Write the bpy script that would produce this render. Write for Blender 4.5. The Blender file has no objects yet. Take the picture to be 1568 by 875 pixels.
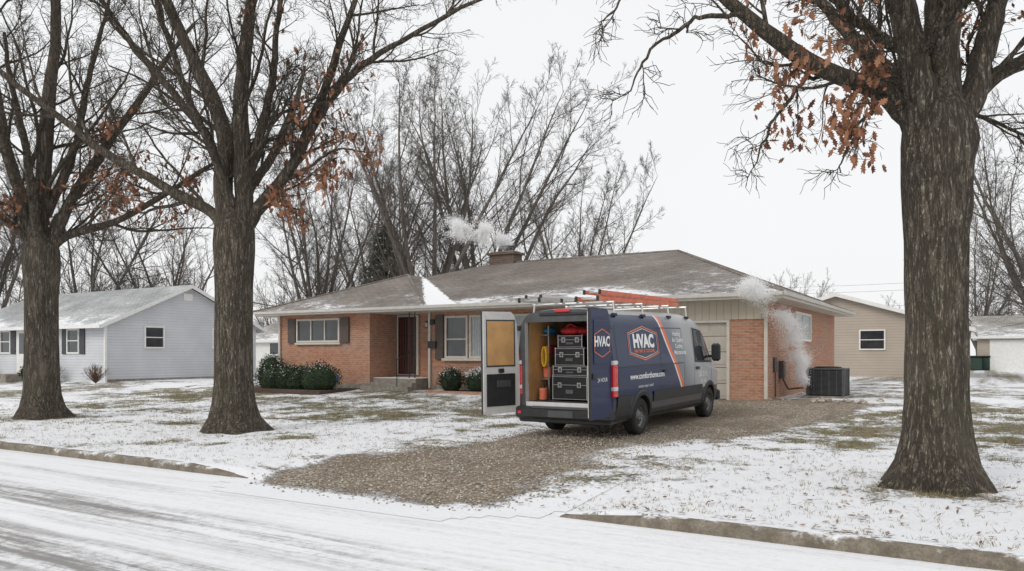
import bpy, math, random
import numpy as np
from mathutils import Vector, noise as mnoise
rng=np.random.default_rng(7); random.seed(7)
sc=bpy.context.scene
F=np.array([-0.518,0.855,0.]); R=np.array([0.855,0.518,0.])

# ------------------------------------------------------------ materials
class NT:
    def __init__(s,name):
        s.m=bpy.data.materials.new(name); s.m.use_nodes=True; s.t=s.m.node_tree
        s.p=s.t.nodes['Principled BSDF']; s.out=s.t.nodes['Material Output']
    def n(s,typ,**kw):
        nd=s.t.nodes.new(typ)
        for k,v in kw.items():
            if k.startswith('_'): setattr(nd,k[1:],v)
        for k,v in kw.items():
            if not k.startswith('_'):
                s.set(nd.inputs[k],v)
        return nd
    def set(s,sock,v):
        if isinstance(v,bpy.types.NodeSocket): s.t.links.new(v,sock)
        elif isinstance(v,bpy.types.Node): s.t.links.new(v.outputs[0],sock)
        elif isinstance(v,(tuple,list)) and len(v)==3 and sock.type=='RGBA': sock.default_value=(*v,1)
        else: sock.default_value=v
    def math(s,op,a,b=0.0,c=None,clamp=False):
        nd=s.t.nodes.new('ShaderNodeMath'); nd.operation=op; nd.use_clamp=clamp
        s.set(nd.inputs[0],a); s.set(nd.inputs[1],b)
        if c is not None: s.set(nd.inputs[2],c)
        return nd.outputs[0]
    def mix(s,f,a,b):
        nd=s.t.nodes.new('ShaderNodeMix'); nd.data_type='RGBA'
        s.set(nd.inputs[0],f); s.set(nd.inputs[6],a); s.set(nd.inputs[7],b)
        return nd.outputs[2]
    def coord(s,which='Object'):
        return s.t.nodes.new('ShaderNodeTexCoord').outputs[which]
    def mapping(s,v,scale=(1,1,1),loc=(0,0,0)):
        nd=s.t.nodes.new('ShaderNodeMapping'); s.set(nd.inputs[0],v)
        nd.inputs['Scale'].default_value=scale; nd.inputs['Location'].default_value=loc
        return nd.outputs[0]
    def noise(s,v,scale=5,detail=4,rough=.55,dist=0.):
        nd=s.t.nodes.new('ShaderNodeTexNoise'); s.set(nd.inputs['Vector'],v)
        nd.inputs['Scale'].default_value=scale; nd.inputs['Detail'].default_value=detail
        nd.inputs['Roughness'].default_value=rough; nd.inputs['Distortion'].default_value=dist
        return nd.outputs[0]
    def ramp(s,f,a,b,c0=0.,c1=1.):
        nd=s.t.nodes.new('ShaderNodeMapRange'); nd.interpolation_type='SMOOTHSTEP'
        s.set(nd.inputs[0],f); 
        nd.inputs[1].default_value=a; nd.inputs[2].default_value=b
        nd.inputs[3].default_value=c0; nd.inputs[4].default_value=c1
        return nd.outputs[0]
    def bump(s,h,strength=.5,dist=.02):
        nd=s.t.nodes.new('ShaderNodeBump'); s.set(nd.inputs['Height'],h)
        nd.inputs['Strength'].default_value=strength; nd.inputs['Distance'].default_value=dist
        s.t.links.new(nd.outputs[0],s.p.inputs['Normal'])
    def attr(s,name):
        nd=s.t.nodes.new('ShaderNodeAttribute'); nd.attribute_name=name; return nd.outputs['Fac']
    def sep(s,v):
        nd=s.t.nodes.new('ShaderNodeSeparateXYZ'); s.set(nd.inputs[0],v); return nd.outputs
    def base(s,c): s.set(s.p.inputs['Base Color'],c)
    def rough(s,v): s.set(s.p.inputs['Roughness'],v)

def simple(name,col,rough=.6,metal=0.,var=.12,scale=6.,coat=0.,bump=0.,spec=.5):
    t=NT(name); co=t.coord()
    n=t.noise(co,scale,5)
    c2=tuple(min(1,c*(1+var)) for c in col); c1=tuple(c*(1-var) for c in col)
    t.base(t.mix(t.ramp(n,.3,.7),c1,c2)); t.rough(rough)
    t.p.inputs['Metallic'].default_value=metal
    t.p.inputs['Coat Weight'].default_value=coat
    t.p.inputs['Specular IOR Level'].default_value=spec
    if bump: t.bump(t.noise(co,scale*6,4),bump,.01)
    return t.m

SNOW=(.86,.875,.90)
def lawn_layers(t,co):
    g=t.attr('grassy')
    n=t.noise(co,4.5,8,.7); n2=t.noise(co,19,6,.75)
    v=t.math('ADD',t.math('ADD',t.math('MULTIPLY',n,.5),t.math('MULTIPLY',n2,.5)),t.math('MULTIPLY',g,.2))
    m=t.ramp(v,.60,.69)
    gc=t.mix(t.ramp(t.noise(co,1.1,4),.35,.65),(.17,.165,.08),(.25,.205,.13))
    gc=t.mix(t.ramp(t.noise(co,40,3),.4,.7),gc,(.11,.085,.055))
    sn=t.mix(t.noise(co,2.,5),(.79,.805,.84),(.88,.89,.91))
    h=t.math('SUBTRACT',t.math('MULTIPLY',n,1.),t.math('MULTIPLY',m,.5))
    return t.mix(m,sn,gc), t.math('ADD',h,t.math('MULTIPLY',n2,.6))
def mk_ground():
    t=NT('snowy_lawn'); co=t.coord(); c,h=lawn_layers(t,co)
    t.base(c); t.rough(.85); t.p.inputs['Specular IOR Level'].default_value=.2
    t.bump(h,.8,.035); return t.m
def mk_drive():
    t=NT('gravel'); co=t.coord(); g=t.attr('gravel'); lc,lh=lawn_layers(t,co)
    vo=t.n('ShaderNodeTexVoronoi',Vector=co,Scale=30.); vo2=t.n('ShaderNodeTexVoronoi',Vector=co,Scale=75.)
    cs=t.sep(vo.outputs['Color'])
    c=t.mix(cs[0],(.215,.17,.125),(.46,.395,.315)); c=t.mix(t.ramp(cs[1],.82,.92),c,(.68,.64,.57))
    c=t.mix(t.ramp(vo.outputs['Distance'],.35,.8,0,.6),c,(.105,.08,.055))
    c=t.mix(t.math('MULTIPLY',t.ramp(t.noise(co,.7,5),.42,.62),.5),c,(.18,.135,.09))
    c=t.mix(t.math('MULTIPLY',t.ramp(t.noise(t.mapping(co,(2.2,.25,1)),1.,4),.5,.7),.4),c,(.14,.105,.075))
    n=t.noise(co,2.2,8,.72); n3=t.noise(t.mapping(co,(1.1,.4,1)),1.0,5,.6); n4=t.noise(co,15,6,.8)
    nn=t.math('ADD',t.math('ADD',t.math('MULTIPLY',n,.8),t.math('MULTIPLY',n3,.7)),t.math('MULTIPLY',n4,.6))
    v=t.math('SUBTRACT',t.math('MULTIPLY',g,.75),t.math('MULTIPLY',nn,.62))
    m=t.ramp(v,-.12,.03)
    t.base(t.mix(m,lc,c)); t.rough(.85); t.p.inputs['Specular IOR Level'].default_value=.25
    hg=t.math('ADD',t.math('MULTIPLY',vo.outputs['Distance'],-1.),t.math('MULTIPLY',vo2.outputs['Distance'],-.4))
    h=t.math('ADD',t.math('MULTIPLY',m,hg),t.math('MULTIPLY',t.math('SUBTRACT',1.,m),lh))
    t.bump(h,.8,.03)
    return t.m
def mk_road():
    t=NT('snowy_asphalt'); co=t.coord(); s=t.sep(co)
    w=t.noise(t.mapping(co,(.08,.3,1)),1.,3)
    yy=t.math('ADD',s[1],t.math('MULTIPLY',t.math('SUBTRACT',w,.5),1.4))
    tr=None
    for c,wd,am in ((4.95,.85,.85),(3.65,.95,1.),(2.3,.7,.9),(.9,.5,.9),(6.2,.45,.42)):
        g=t.math('MULTIPLY',t.ramp(t.math('ABSOLUTE',t.math('SUBTRACT',yy,c)),0,wd,1,0),am)
        tr=g if tr is None else t.math('MAXIMUM',tr,g)
    st=t.noise(t.mapping(co,(.28,6,1)),1.,7,.75); f=t.noise(co,9,7,.78)
    st2=t.noise(t.mapping(co,(.10,1.6,1)),1.,3)
    xf=t.ramp(s[0],-6.5,-1.2,1.,.25)
    q=t.math('ADD',t.math('ADD',t.ramp(st,.36,.66,0,1.0),t.math('MULTIPLY',t.ramp(f,.4,.7),.5)),t.math('MULTIPLY',t.ramp(st2,.35,.65),.45))
    v=t.math('MULTIPLY',t.math('MULTIPLY',tr,xf),q)
    m=t.ramp(v,.08,1.1,0,.88)
    m2=t.math('MAXIMUM',m,t.math('MULTIPLY',t.ramp(s[0],-4,3,1.,.5),t.ramp(t.math('ADD',t.math('MULTIPLY',st,.6),t.math('MULTIPLY',f,.4)),.46,.70,0,.36)))
    t.base(t.mix(m2,(.85,.862,.885),(.19,.178,.168))); t.rough(.75)
    t.bump(t.math('ADD',st,t.math('MULTIPLY',f,.6)),.6,.035)
    return t.m
def mk_brick(name='orange_brick',c1=(.52,.235,.13),c2=(.39,.155,.085),mo=(.42,.34,.28)):
    t=NT(name); uv=t.coord('UV')
    b=t.n('ShaderNodeTexBrick',Vector=uv,Color1=c1,Color2=c2,Mortar=mo,Scale=1.)
    b.inputs['Mortar Size'].default_value=.010; b.inputs['Brick Width'].default_value=.21; b.inputs['Row Height'].default_value=.075
    b.inputs['Bias'].default_value=-.15
    c=t.mix(t.ramp(t.noise(uv,1.1,5),.35,.7,0,.3),b.outputs[0],tuple(x*1.05 for x in mo))
    c=t.mix(t.ramp(t.noise(t.mapping(uv,(1,2.6,1)),5,3,.7),.45,.7,0,.5),c,tuple(x*.62 for x in c2))
    t.base(c); t.rough(.9); t.bump(t.math('MULTIPLY',b.outputs['Fac'],-1.),.6,.012); return t.m
def mk_siding(name,col,pitch=.12,vertical=False):
    t=NT(name); s=t.sep(t.coord('UV')); a=s[0] if vertical else s[1]
    fr=t.math('FRACT',t.math('DIVIDE',a,pitch))
    d=tuple(c*.55 for c in col)
    line=t.ramp(fr,.0,.16,1,0) if not vertical else t.ramp(t.math('ABSOLUTE',t.math('SUBTRACT',fr,.5)),0,.06,1,0)
    n=t.noise(t.coord('UV'),.8,5)
    c=t.mix(t.ramp(n,.3,.7),tuple(x*.93 for x in col),tuple(min(1,x*1.04) for x in col))
    t.base(t.mix(t.math('MULTIPLY',line,.75),c,d)); t.rough(.6)
    t.bump(t.math('MULTIPLY',fr,-1.) if not vertical else t.math('MULTIPLY',line,-1.),.6,.02); return t.m
def mk_roof(name,c1,c2,snow,valley=False,veil=.22):
    t=NT(name); uv=t.coord('UV'); s=t.sep(uv); co=t.coord()
    b=t.n('ShaderNodeTexBrick',Vector=uv,Color1=c1,Color2=c2,Mortar=tuple(x*.5 for x in c1),Scale=1.)
    b.inputs['Mortar Size'].default_value=.012; b.inputs['Brick Width'].default_value=.32; b.inputs['Row Height'].default_value=.15
    c=t.mix(t.ramp(t.noise(uv,7,4),.4,.7,0,.6),b.outputs[0],tuple(x*.6 for x in c1))
    c=t.mix(t.ramp(t.noise(uv,.5,4),.4,.7,0,.3),c,tuple(min(1,x*1.5) for x in c2))
    n=t.noise(t.mapping(uv,(.35,.6,1)),1.,3); f=t.noise(t.mapping(uv,(1,1.8,1)),2.6,8,.82)
    f2=t.noise(t.mapping(uv,(2,6.67,1)),3.,3,.8)
    edge=t.ramp(s[1],0,1.9,.085,0)
    v=t.math('ADD',t.math('ADD',t.math('MULTIPLY',n,.42),t.math('MULTIPLY',f,.38)),edge)
    v=t.math('ADD',v,t.math('MULTIPLY',f2,.20)); v=t.math('ADD',v,t.ramp(s[1],1.5,4.5,0,-.03))
    if valley:
        o0=t.sep(co); v=t.math('ADD',v,t.ramp(o0[0],-14.5,-9.5,-.01,.04))
    m=t.math('MAXIMUM',t.ramp(v,.61-snow,.68-snow,0,.92),t.ramp(v,.50-snow,.66-snow,0,veil))
    if valley:
        o=t.sep(co)
        d=t.math('DIVIDE',t.math('ADD',t.math('SUBTRACT',o[1],20.6),t.math('MULTIPLY',t.math('ADD',o[0],15.8),1.27)),1.62)
        w=t.math('SUBTRACT',.95,t.math('MULTIPLY',s[1],.20))
        d2=t.math('ADD',d,t.math('MULTIPLY',t.math('SUBTRACT',f,.5),.7))
        k=t.math('MULTIPLY',t.math('GREATER_THAN',d2,-.06),t.math('LESS_THAN',d2,w))
        k=t.math('MULTIPLY',k,t.math('LESS_THAN',s[1],4.4))
        m=t.math('MAXIMUM',m,k)
    t.base(t.mix(m,c,SNOW)); t.rough(.9); t.bump(t.math('SUBTRACT',m,t.math('MULTIPLY',b.outputs['Fac'],.5)),.5,.03); return t.m
def mk_bark(name,c1,c2,c3,sc_=1.,furrow=.65):
    t=NT(name); co=t.coord()
    w=t.noise(t.mapping(co,(1,1,.13)),15*sc_,7,.65,.3)
    w2=t.noise(t.mapping(co,(1,1,.28)),38*sc_,4,.65)
    r1=t.ramp(t.math('ABSOLUTE',t.math('SUBTRACT',w,.5)),0,.07); r2=t.ramp(t.math('ABSOLUTE',t.math('SUBTRACT',w2,.5)),0,.09)
    c=t.mix(t.ramp(w2,.3,.7),c1,c2); c=t.mix(t.ramp(r1,0,1,furrow,0),c,c3); c=t.mix(t.ramp(r2,0,1,furrow*.5,0),c,c3)
    c=t.mix(t.ramp(t.noise(co,1.1,5),.48,.75,0,.35),c,tuple(x*1.25 for x in c2))
    c=t.mix(t.ramp(t.noise(t.mapping(co,(1,1,1),(5,5,5)),1.6,4),.52,.75,0,.4),c,(.13,.125,.075))
    t.base(c); t.rough(.95); t.p.inputs['Specular IOR Level'].default_value=.15
    t.bump(t.math('ADD',r1,t.math('MULTIPLY',r2,.5)),1.,.035); return t.m
def mk_leaf(name,cols):
    t=NT(name); g=t.n('ShaderNodeNewGeometry'); r=g.outputs['Random Per Island']
    c=t.mix(r,cols[0],cols[1]); c=t.mix(t.ramp(t.math('FRACT',t.math('MULTIPLY',r,7.31)),.6,.9),c,cols[2])
    t.base(c); t.rough(.7); t.p.inputs['Specular IOR Level'].default_value=.25; return t.m

M={}
M['lawn']=mk_ground(); M['gravel']=mk_drive(); M['road']=mk_road(); M['brick']=mk_brick()
M['brick_dark']=mk_brick('chimney_brick',(.155,.095,.068),(.10,.065,.05),(.16,.14,.125))
M['gray_siding']=mk_siding('gray_siding',(.60,.62,.65),.13)
M['beige_siding']=mk_siding('beige_siding',(.44,.38,.315),.15)
M['vert_siding']=mk_siding('vertical_siding',(.56,.50,.40),.2,True)
M['roof']=mk_roof('brown_shingles',(.145,.122,.105),(.215,.185,.16),.042,True,.12)
M['roof_gray']=mk_roof('gray_shingles',(.28,.29,.29),(.38,.39,.39),.085)
M['roof_beige']=mk_roof('pale_shingles',(.22,.2,.18),(.3,.28,.25),.10)
M['bark']=mk_bark('oak_bark',(.165,.14,.11),(.26,.225,.18),(.065,.052,.042))
M['bark_hazed']=mk_bark('hazed_far_bark',(.23,.20,.175),(.31,.28,.25),(.14,.12,.105),.6,.4)  # paler bark for distant trees: atmospheric haze put into the colour
M['dry_leaf']=mk_leaf('dry_oak_leaf',[(.22,.095,.05),(.36,.18,.105),(.14,.065,.04)])
M['bush']=mk_leaf('bare_bush',[(.13,.085,.06),(.2,.13,.09),(.10,.07,.05)])
M['fallen']=mk_leaf('fallen_leaf',[(.2,.125,.075),(.32,.2,.12),(.12,.075,.05)])
M['grass']=mk_leaf('grass_blade',[(.17,.16,.075),(.28,.24,.13),(.37,.32,.2)])
M['shrubleaf']=mk_leaf('boxwood_leaf',[(.018,.032,.016),(.038,.06,.026),(.028,.04,.024)])
M['conifer']=mk_leaf('conifer_needles',[(.06,.075,.055),(.095,.105,.075),(.13,.12,.09)])
M['stone']=mk_leaf('stone',[(.2,.17,.135),(.42,.37,.30),(.58,.54,.47)])
M['snow']=simple('snow',SNOW,.8,var=.03,scale=3,bump=.4)
def mk_kerb():
    t=NT('kerb_concrete'); co=t.coord(); n=t.noise(co,5,7,.7); n2=t.noise(co,45,4)
    c=t.mix(t.ramp(n,.3,.7),(.14,.115,.085),(.28,.245,.195)); c=t.mix(t.ramp(n2,.4,.7,0,.5),c,(.09,.08,.06))
    s=t.sep(co); m=t.ramp(t.math('ADD',t.noise(co,2.3,7,.7),t.math('MULTIPLY',s[2],1.6)),.66,.78,0,.95)
    t.base(t.mix(m,c,SNOW)); t.rough(.9); t.bump(t.math('ADD',n,n2),.7,.015); return t.m
M['kerb']=mk_kerb()
M['concrete']=simple('concrete',(.27,.245,.21),.9,var=.25,bump=.4)
M['white']=simple('white_trim',(.78,.78,.76),.5,var=.05)
M['gutter']=simple('gutter_paint',(.55,.53,.49),.5,var=.08)
M['cream']=simple('cream_trim',(.60,.56,.49),.6,var=.06)
M['tan_door']=simple('garage_panel',(.50,.46,.40),.55,var=.05)
M['shutter']=simple('brown_shutter',(.085,.065,.055),.6)
M['shutter_dk']=simple('charcoal_shutter',(.05,.052,.06),.6)
M['iron']=simple('black_iron',(.02,.02,.02),.5)
M['dark_door']=simple('dark_red_door',(.09,.03,.022),.5)
M['glass']=simple('window_glass',(.035,.042,.048),.06,var=.4,scale=1.2,spec=.8)
M['curtain']=simple('curtain',(.42,.46,.46),.5,coat=.6,var=.08)
M['mulch']=simple('mulch',(.09,.06,.045),.95,var=.5,scale=20,bump=.8)
M['metal_dk']=simple('dark_grey_metal',(.085,.09,.095),.5,metal=.3)
M['alu']=simple('aluminium',(.62,.62,.60),.35,metal=.7,var=.08)
M['case_edge']=simple('case_edge',(.33,.33,.33),.4,metal=.6,var=.08)
M['black_pl']=simple('black_plastic',(.022,.023,.025),.5,var=.2)
M['rubber']=simple('tyre_rubber',(.018,.018,.018),.85,var=.3,scale=20,bump=.3)
M['navy']=simple('navy_paint',(.014,.028,.082),.4,coat=.15,var=.04,spec=.3)
M['vanwhite']=simple('white_panel',(.68,.68,.67),.4,var=.05)
M['liner']=simple('cargo_liner',(.30,.29,.27),.6,var=.1)
M['ply']=simple('plywood',(.62,.36,.15),.6,var=.14,scale=3)
M['case']=simple('black_case',(.012,.012,.014),.4,var=.2,spec=.3)
M['red']=simple('red_fabric',(.42,.02,.025),.5)
M['orange']=simple('orange_fiberglass',(.66,.17,.09),.5,var=.15)
M['yellow']=simple('yellow_hose',(.75,.42,.03),.45)
M['blue']=simple('blue_bag',(.03,.2,.4),.5)
M['txtw']=simple('white_vinyl',(.88,.88,.88),.4,var=.02)
M['txto']=simple('orange_vinyl',(.82,.20,.07),.4,var=.03)
M['wheel']=simple('steel_wheel',(.16,.16,.165),.4,metal=.5)
M['green_bin']=simple('green_bin',(.02,.05,.035),.5)
M['globe']=simple('blue_globe',(.15,.25,.6),.15,coat=1)
M['copper']=simple('copper_pipe',(.1,.05,.03),.5,metal=.4)
def mk_tail():
    t=NT('tail_light'); t.base((.62,.014,.018)); t.rough(.15); t.p.inputs['Coat Weight'].default_value=.6; return t.m
M['tail']=mk_tail()
def mk_steam():
    t=NT('steam_droplets'); g=t.n('ShaderNodeNewGeometry'); c=t.mix(g.outputs['Random Per Island'],(.96,.96,.965),(.99,.99,.99))
    d=t.n('ShaderNodeBsdfDiffuse',Color=c); tl=t.n('ShaderNodeBsdfTranslucent',Color=c); mx_=t.n('ShaderNodeMixShader'); mx_.inputs[0].default_value=.5
    t.t.links.new(d.outputs[0],mx_.inputs[1]); t.t.links.new(tl.outputs[0],mx_.inputs[2]); t.t.links.new(mx_.outputs[0],t.out.inputs['Surface']); return t.m
M['steam']=mk_steam()
def mk_wrap():
    t=NT('van_wrap'); s=t.sep(t.coord())
    z=s[2]
    zn=t.math('DIVIDE',t.math('SUBTRACT',2.3,z),1.8)
    ys=t.math('ADD',2.15,t.math('MULTIPLY',t.math('POWER',t.math('MAXIMUM',zn,0.),1.25),1.3))
    d=t.math('SUBTRACT',s[1],ys)
    c=t.mix(t.ramp(d,-.01,0),(.014,.028,.082),(.78,.78,.78))
    c=t.mix(t.ramp(d,.055,.065),c,(.82,.17,.055))
    c=t.mix(t.ramp(d,.19,.20),c,(.20,.225,.26))
    c=t.mix(t.math('MULTIPLY',t.ramp(d,.25,1.3),.8),c,(.46,.47,.48))
    c=t.mix(t.ramp(z,2.27,2.29),c,(.40,.42,.44))
    c=t.mix(t.ramp(z,.74,.72),c,(.055,.06,.07))
    c=t.mix(t.ramp(t.math('ADD',z,t.math('MULTIPLY',t.noise(t.coord(),3,5),.35)),.95,.55,0,.3),c,(.2,.18,.16))
    t.base(c); t.rough(.38); t.p.inputs['Coat Weight'].default_value=.2; t.p.inputs['Specular IOR Level'].default_value=.35; return t.m
M['wrap']=mk_wrap()

# ------------------------------------------------------------ mesh builder
class MB:
    def __init__(s): s.v=[];s.f=[];s.m=[];s.uv=[];s.mats=[];s.sm=[]
    def mi(s,k):
        if k not in s.mats: s.mats.append(k)
        return s.mats.index(k)
    def face(s,pts,mat,uv=None,smooth=False):
        b=len(s.v); s.v+= [tuple(p) for p in pts]; s.f.append(tuple(range(b,b+len(pts)))); s.m.append(s.mi(mat)); s.sm.append(smooth)
        if uv is None:
            n=(Vector(pts[1])-Vector(pts[0])).cross(Vector(pts[2])-Vector(pts[0]))
            a=[abs(n.x),abs(n.y),abs(n.z)]; k=a.index(max(a))
            if k==0: uv=[(p[1],p[2]) for p in pts]
            elif k==1: uv=[(p[0],p[2]) for p in pts]
            else: uv=[(p[0],p[1]) for p in pts]
        s.uv.append(uv)
    def box(s,x0,x1,y0,y1,z0,z1,mat,bev=0.):
        if x0>x1:x0,x1=x1,x0
        if y0>y1:y0,y1=y1,y0
        P=lambda x,y,z:(x,y,z)
        if bev<=0:
            s.face([P(x0,y0,z0),P(x1,y0,z0),P(x1,y0,z1),P(x0,y0,z1)],mat)
            s.face([P(x1,y1,z0),P(x0,y1,z0),P(x0,y1,z1),P(x1,y1,z1)],mat)
            s.face([P(x1,y0,z0),P(x1,y1,z0),P(x1,y1,z1),P(x1,y0,z1)],mat)
            s.face([P(x0,y1,z0),P(x0,y0,z0),P(x0,y0,z1),P(x0,y1,z1)],mat)
            s.face([P(x0,y0,z1),P(x1,y0,z1),P(x1,y1,z1),P(x0,y1,z1)],mat)
            s.face([P(x0,y1,z0),P(x1,y1,z0),P(x1,y0,z0),P(x0,y0,z0)],mat)
        else:
            b=bev
            def loop(i,z): 
                return [(x0+i+b,y0+i,z),(x1-i-b,y0+i,z),(x1-i,y0+i+b,z),(x1-i,y1-i-b,z),(x1-i-b,y1-i,z),(x0+i+b,y1-i,z),(x0+i,y1-i-b,z),(x0+i,y0+i+b,z)]
            L=[loop(b,z0),loop(0,z0+b),loop(0,z1-b),loop(b,z1)]
            for a in range(3):
                for i in range(8):
                    j=(i+1)%8; s.face([L[a][i],L[a][j],L[a+1][j],L[a+1][i]],mat)
            s.face(L[3],mat); s.face(L[0][::-1],mat)
    def cyl(s,c,axis,r,L,mat,n=24,r2=None,cap=True):
        r2=r if r2 is None else r2
        ax=Vector(axis).normalized(); u=ax.orthogonal().normalized(); w=ax.cross(u); c=Vector(c)
        a=[c+r*(math.cos(t)*u+math.sin(t)*w) for t in [2*math.pi*i/n for i in range(n)]]
        d=[c+ax*L+r2*(math.cos(t)*u+math.sin(t)*w) for t in [2*math.pi*i/n for i in range(n)]]
        for i in range(n):
            j=(i+1)%n; s.face([a[i],a[j],d[j],d[i]],mat,smooth=True)
        if cap: s.face(a[::-1],mat); s.face(d,mat)
    def pipe(s,pts,r,mat,n=8):
        for a,b in zip(pts[:-1],pts[1:]):
            d=Vector(b)-Vector(a); s.cyl(a,d,r,d.length,mat,n)
    def ball(s,c,r,mat,nu=14,nv=8):
        if not hasattr(r,'__len__'): r=(r,r,r)
        g=[[(c[0]+r[0]*math.sin(math.pi*j/nv)*math.cos(2*math.pi*i/nu),c[1]+r[1]*math.sin(math.pi*j/nv)*math.sin(2*math.pi*i/nu),c[2]+r[2]*math.cos(math.pi*j/nv)) for i in range(nu)] for j in range(nv+1)]
        for j in range(nv):
            for i in range(nu):
                k=(i+1)%nu; q=[g[j][i],g[j+1][i],g[j+1][k],g[j][k]]
                if j==0: q=[g[0][i],g[1][i],g[1][k]]
                if j==nv-1: q=[g[j][i],g[j+1][i],g[j][k]]
                s.face(q,mat,smooth=True)
    def finish(s,name,parent=None,weld=False):
        me=bpy.data.meshes.new(name); me.from_pydata(s.v,[],s.f)
        for k in s.mats: me.materials.append(M[k])
        me.polygons.foreach_set('material_index',s.m)
        me.polygons.foreach_set('use_smooth',s.sm)
        ul=me.uv_layers.new(name='UVMap'); flat=[c for f in s.uv for p in f for c in p]
        ul.data.foreach_set('uv',flat); me.update()
        if weld:
            import bmesh
            bm=bmesh.new(); bm.from_mesh(me); bmesh.ops.remove_doubles(bm,verts=bm.verts,dist=.0008); bm.to_mesh(me); bm.free()
        ob=bpy.data.objects.new(name,me); sc.collection.objects.link(ob)
        if parent: ob.parent=parent
        return ob
def empty(name,loc=(0,0,0),rot=(0,0,0)):
    e=bpy.data.objects.new(name,None); e.location=loc; e.rotation_euler=rot; sc.collection.objects.link(e); return e
def np_mesh(name,V,Fq,mats,midx=None,smooth=False,parent=None,attrs=None):
    me=bpy.data.meshes.new(name); me.vertices.add(len(V)); me.vertices.foreach_set('co',np.asarray(V,dtype=np.float32).ravel())
    Fq=np.asarray(Fq,dtype=np.int32); nf=len(Fq); kk=Fq.shape[1]
    me.loops.add(nf*kk); me.loops.foreach_set('vertex_index',Fq.ravel())
    me.polygons.add(nf); me.polygons.foreach_set('loop_start',np.arange(nf,dtype=np.int32)*kk)
    try: me.polygons.foreach_set('loop_total',np.full(nf,kk,dtype=np.int32))
    except Exception: pass
    for m in mats: me.materials.append(M[m])
    if midx is not None: me.polygons.foreach_set('material_index',np.asarray(midx,dtype=np.int32))
    me.polygons.foreach_set('use_smooth',np.full(nf,smooth))
    if attrs:
        for n_,a in attrs.items():
            at=me.attributes.new(n_,'FLOAT','POINT'); at.data.foreach_set('value',np.asarray(a,dtype=np.float32))
    me.update(calc_edges=True)
    ob=bpy.data.objects.new(name,me); sc.collection.objects.link(ob)
    if parent: ob.parent=parent
    return ob

# ------------------------------------------------------------ terrain
def sst(a,b,x): t=np.clip((x-a)/(b-a),0,1); return t*t*(3-2*t)
YP=[-1e4,7.4,12,14,16,17.8,19.5,21,24,1e4]; ZP=[.11,.11,.13,.15,.195,.25,.35,.45,.47,.47]
def gz(x,y):
    x=np.asarray(x,float); y=np.asarray(y,float)
    z=np.interp(y,YP,ZP)
    ap=sst(-9.0,-8.2,x)*(1-sst(-3.9,-3.1,x))
    z=z*(1-ap*(1-sst(7.0,9.2,y)))
    return z
def nz(x,y,s,o=0): return mnoise.fractal(Vector((x*s+o,y*s+o*.7,o)),1.,2.,4)
def gfull(x,y):
    n=nz(x,y,.9,3.)*.018+nz(x,y,4.,9.)*.008
    return float(gz(x,y))+n*min(1,max(0,(y-7.5)/.8))
xs=np.concatenate([[-600,-300,-150,-90,-60,-48],np.arange(-40,-28,.6),np.arange(-28,7,.13),np.arange(7,16,.6),[20,30,60,150,300,600]])
ys=np.concatenate([[-600,-200,-60,-20,-8,0,5,6.4],np.arange(6.6,7.2,.15),[7.26,7.34],np.arange(7.42,22,.13),np.arange(22.1,36,.6),[40,50,70,100,160,300,700]])
nx_,ny_=len(xs),len(ys)
def grassy(x,y):
    v=.40+nz(x,y,.33,5.)*.7+nz(x,y,1.3,1.)*.6
    v+= .36*math.exp(-((y-17.5)/3.2)**2)
    if 11.5<y<12.9: v-=.40
    if 7.2<y<8.1: v-=.2
    if x<-9 and y<11: v-=.08
    if x>-4 and y>15: v+=.12
    if y>24: v+=.12
    for tx,ty in ((-.5,10.6),(-13.2,10.8),(-19.9,10.5)):
        d=math.hypot(x-tx,y-ty)
        v+=.45*math.exp(-(d/.8)**2)
    return min(1.,max(0.,v))
V=np.zeros((ny_,nx_,3)); G=np.zeros((ny_,nx_))
for j,y in enumerate(ys):
    for i,x in enumerate(xs):
        z=gfull(x,y) if (-40<x<16 and 7<y<36) else float(gz(x,y))
        if y<7.3: z=-.06
        V[j,i]=(x,y,z); G[j,i]=grassy(x,y)
idx=np.arange(nx_*ny_).reshape(ny_,nx_)
Q=np.stack([idx[:-1,:-1],idx[:-1,1:],idx[1:,1:],idx[1:,:-1]],-1).reshape(-1,4)
np_mesh('ground',V.reshape(-1,3),Q,['lawn'],smooth=True,attrs={'grassy':G.ravel()})
L_edge=[(6.6,-8.0),(7.0,-8.6),(7.5,-8.9),(8.2,-8.9),(9.5,-8.8),(10.8,-8.6),(14.2,-8.5),(17,-8.8),(21.3,-8.9)]
R_edge=[(6.6,-5.0),(7.3,-4.0),(8.2,-4.0),(9.9,-4.0),(12.1,-4.3),(13.2,-4.0),(14.5,-3.3),(16.5,-2.7),(19,-2.2),(21.,-1.8),(22.2,-2.4),(23,-3.6)]
def gravel(x,y):
    l=np.interp(y,[a for a,b in L_edge],[b for a,b in L_edge]); r=np.interp(y,[a for a,b in R_edge],[b for a,b in R_edge])
    d=min(x-l,r-x); d=min(d,(y-6.60)*1.0, (23.0-y)*1.)
    d+=nz(x,y,.8,2.)*.3+nz(x,y,3,4.)*.14
    return d
ii=[i for i,x in enumerate(xs) if -10.6<x<-.4]; jj=[j for j,y in enumerate(ys) if 6.3<y<23.9]
DV=[];DG=[];DS=[]
for j in jj:
    for i in ii:
        x,y=xs[i],ys[j]; d=gravel(x,y)
        z=V[j,i,2]+.005 if y>7.3 else .005
        z=max(z,.005)
        DV.append((x,y,z)); DG.append(d); DS.append(G[j,i])
DV=np.array(DV);DG=np.array(DG);DS=np.array(DS); w_=len(ii); h_=len(jj)
idd=np.arange(w_*h_).reshape(h_,w_)
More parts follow.
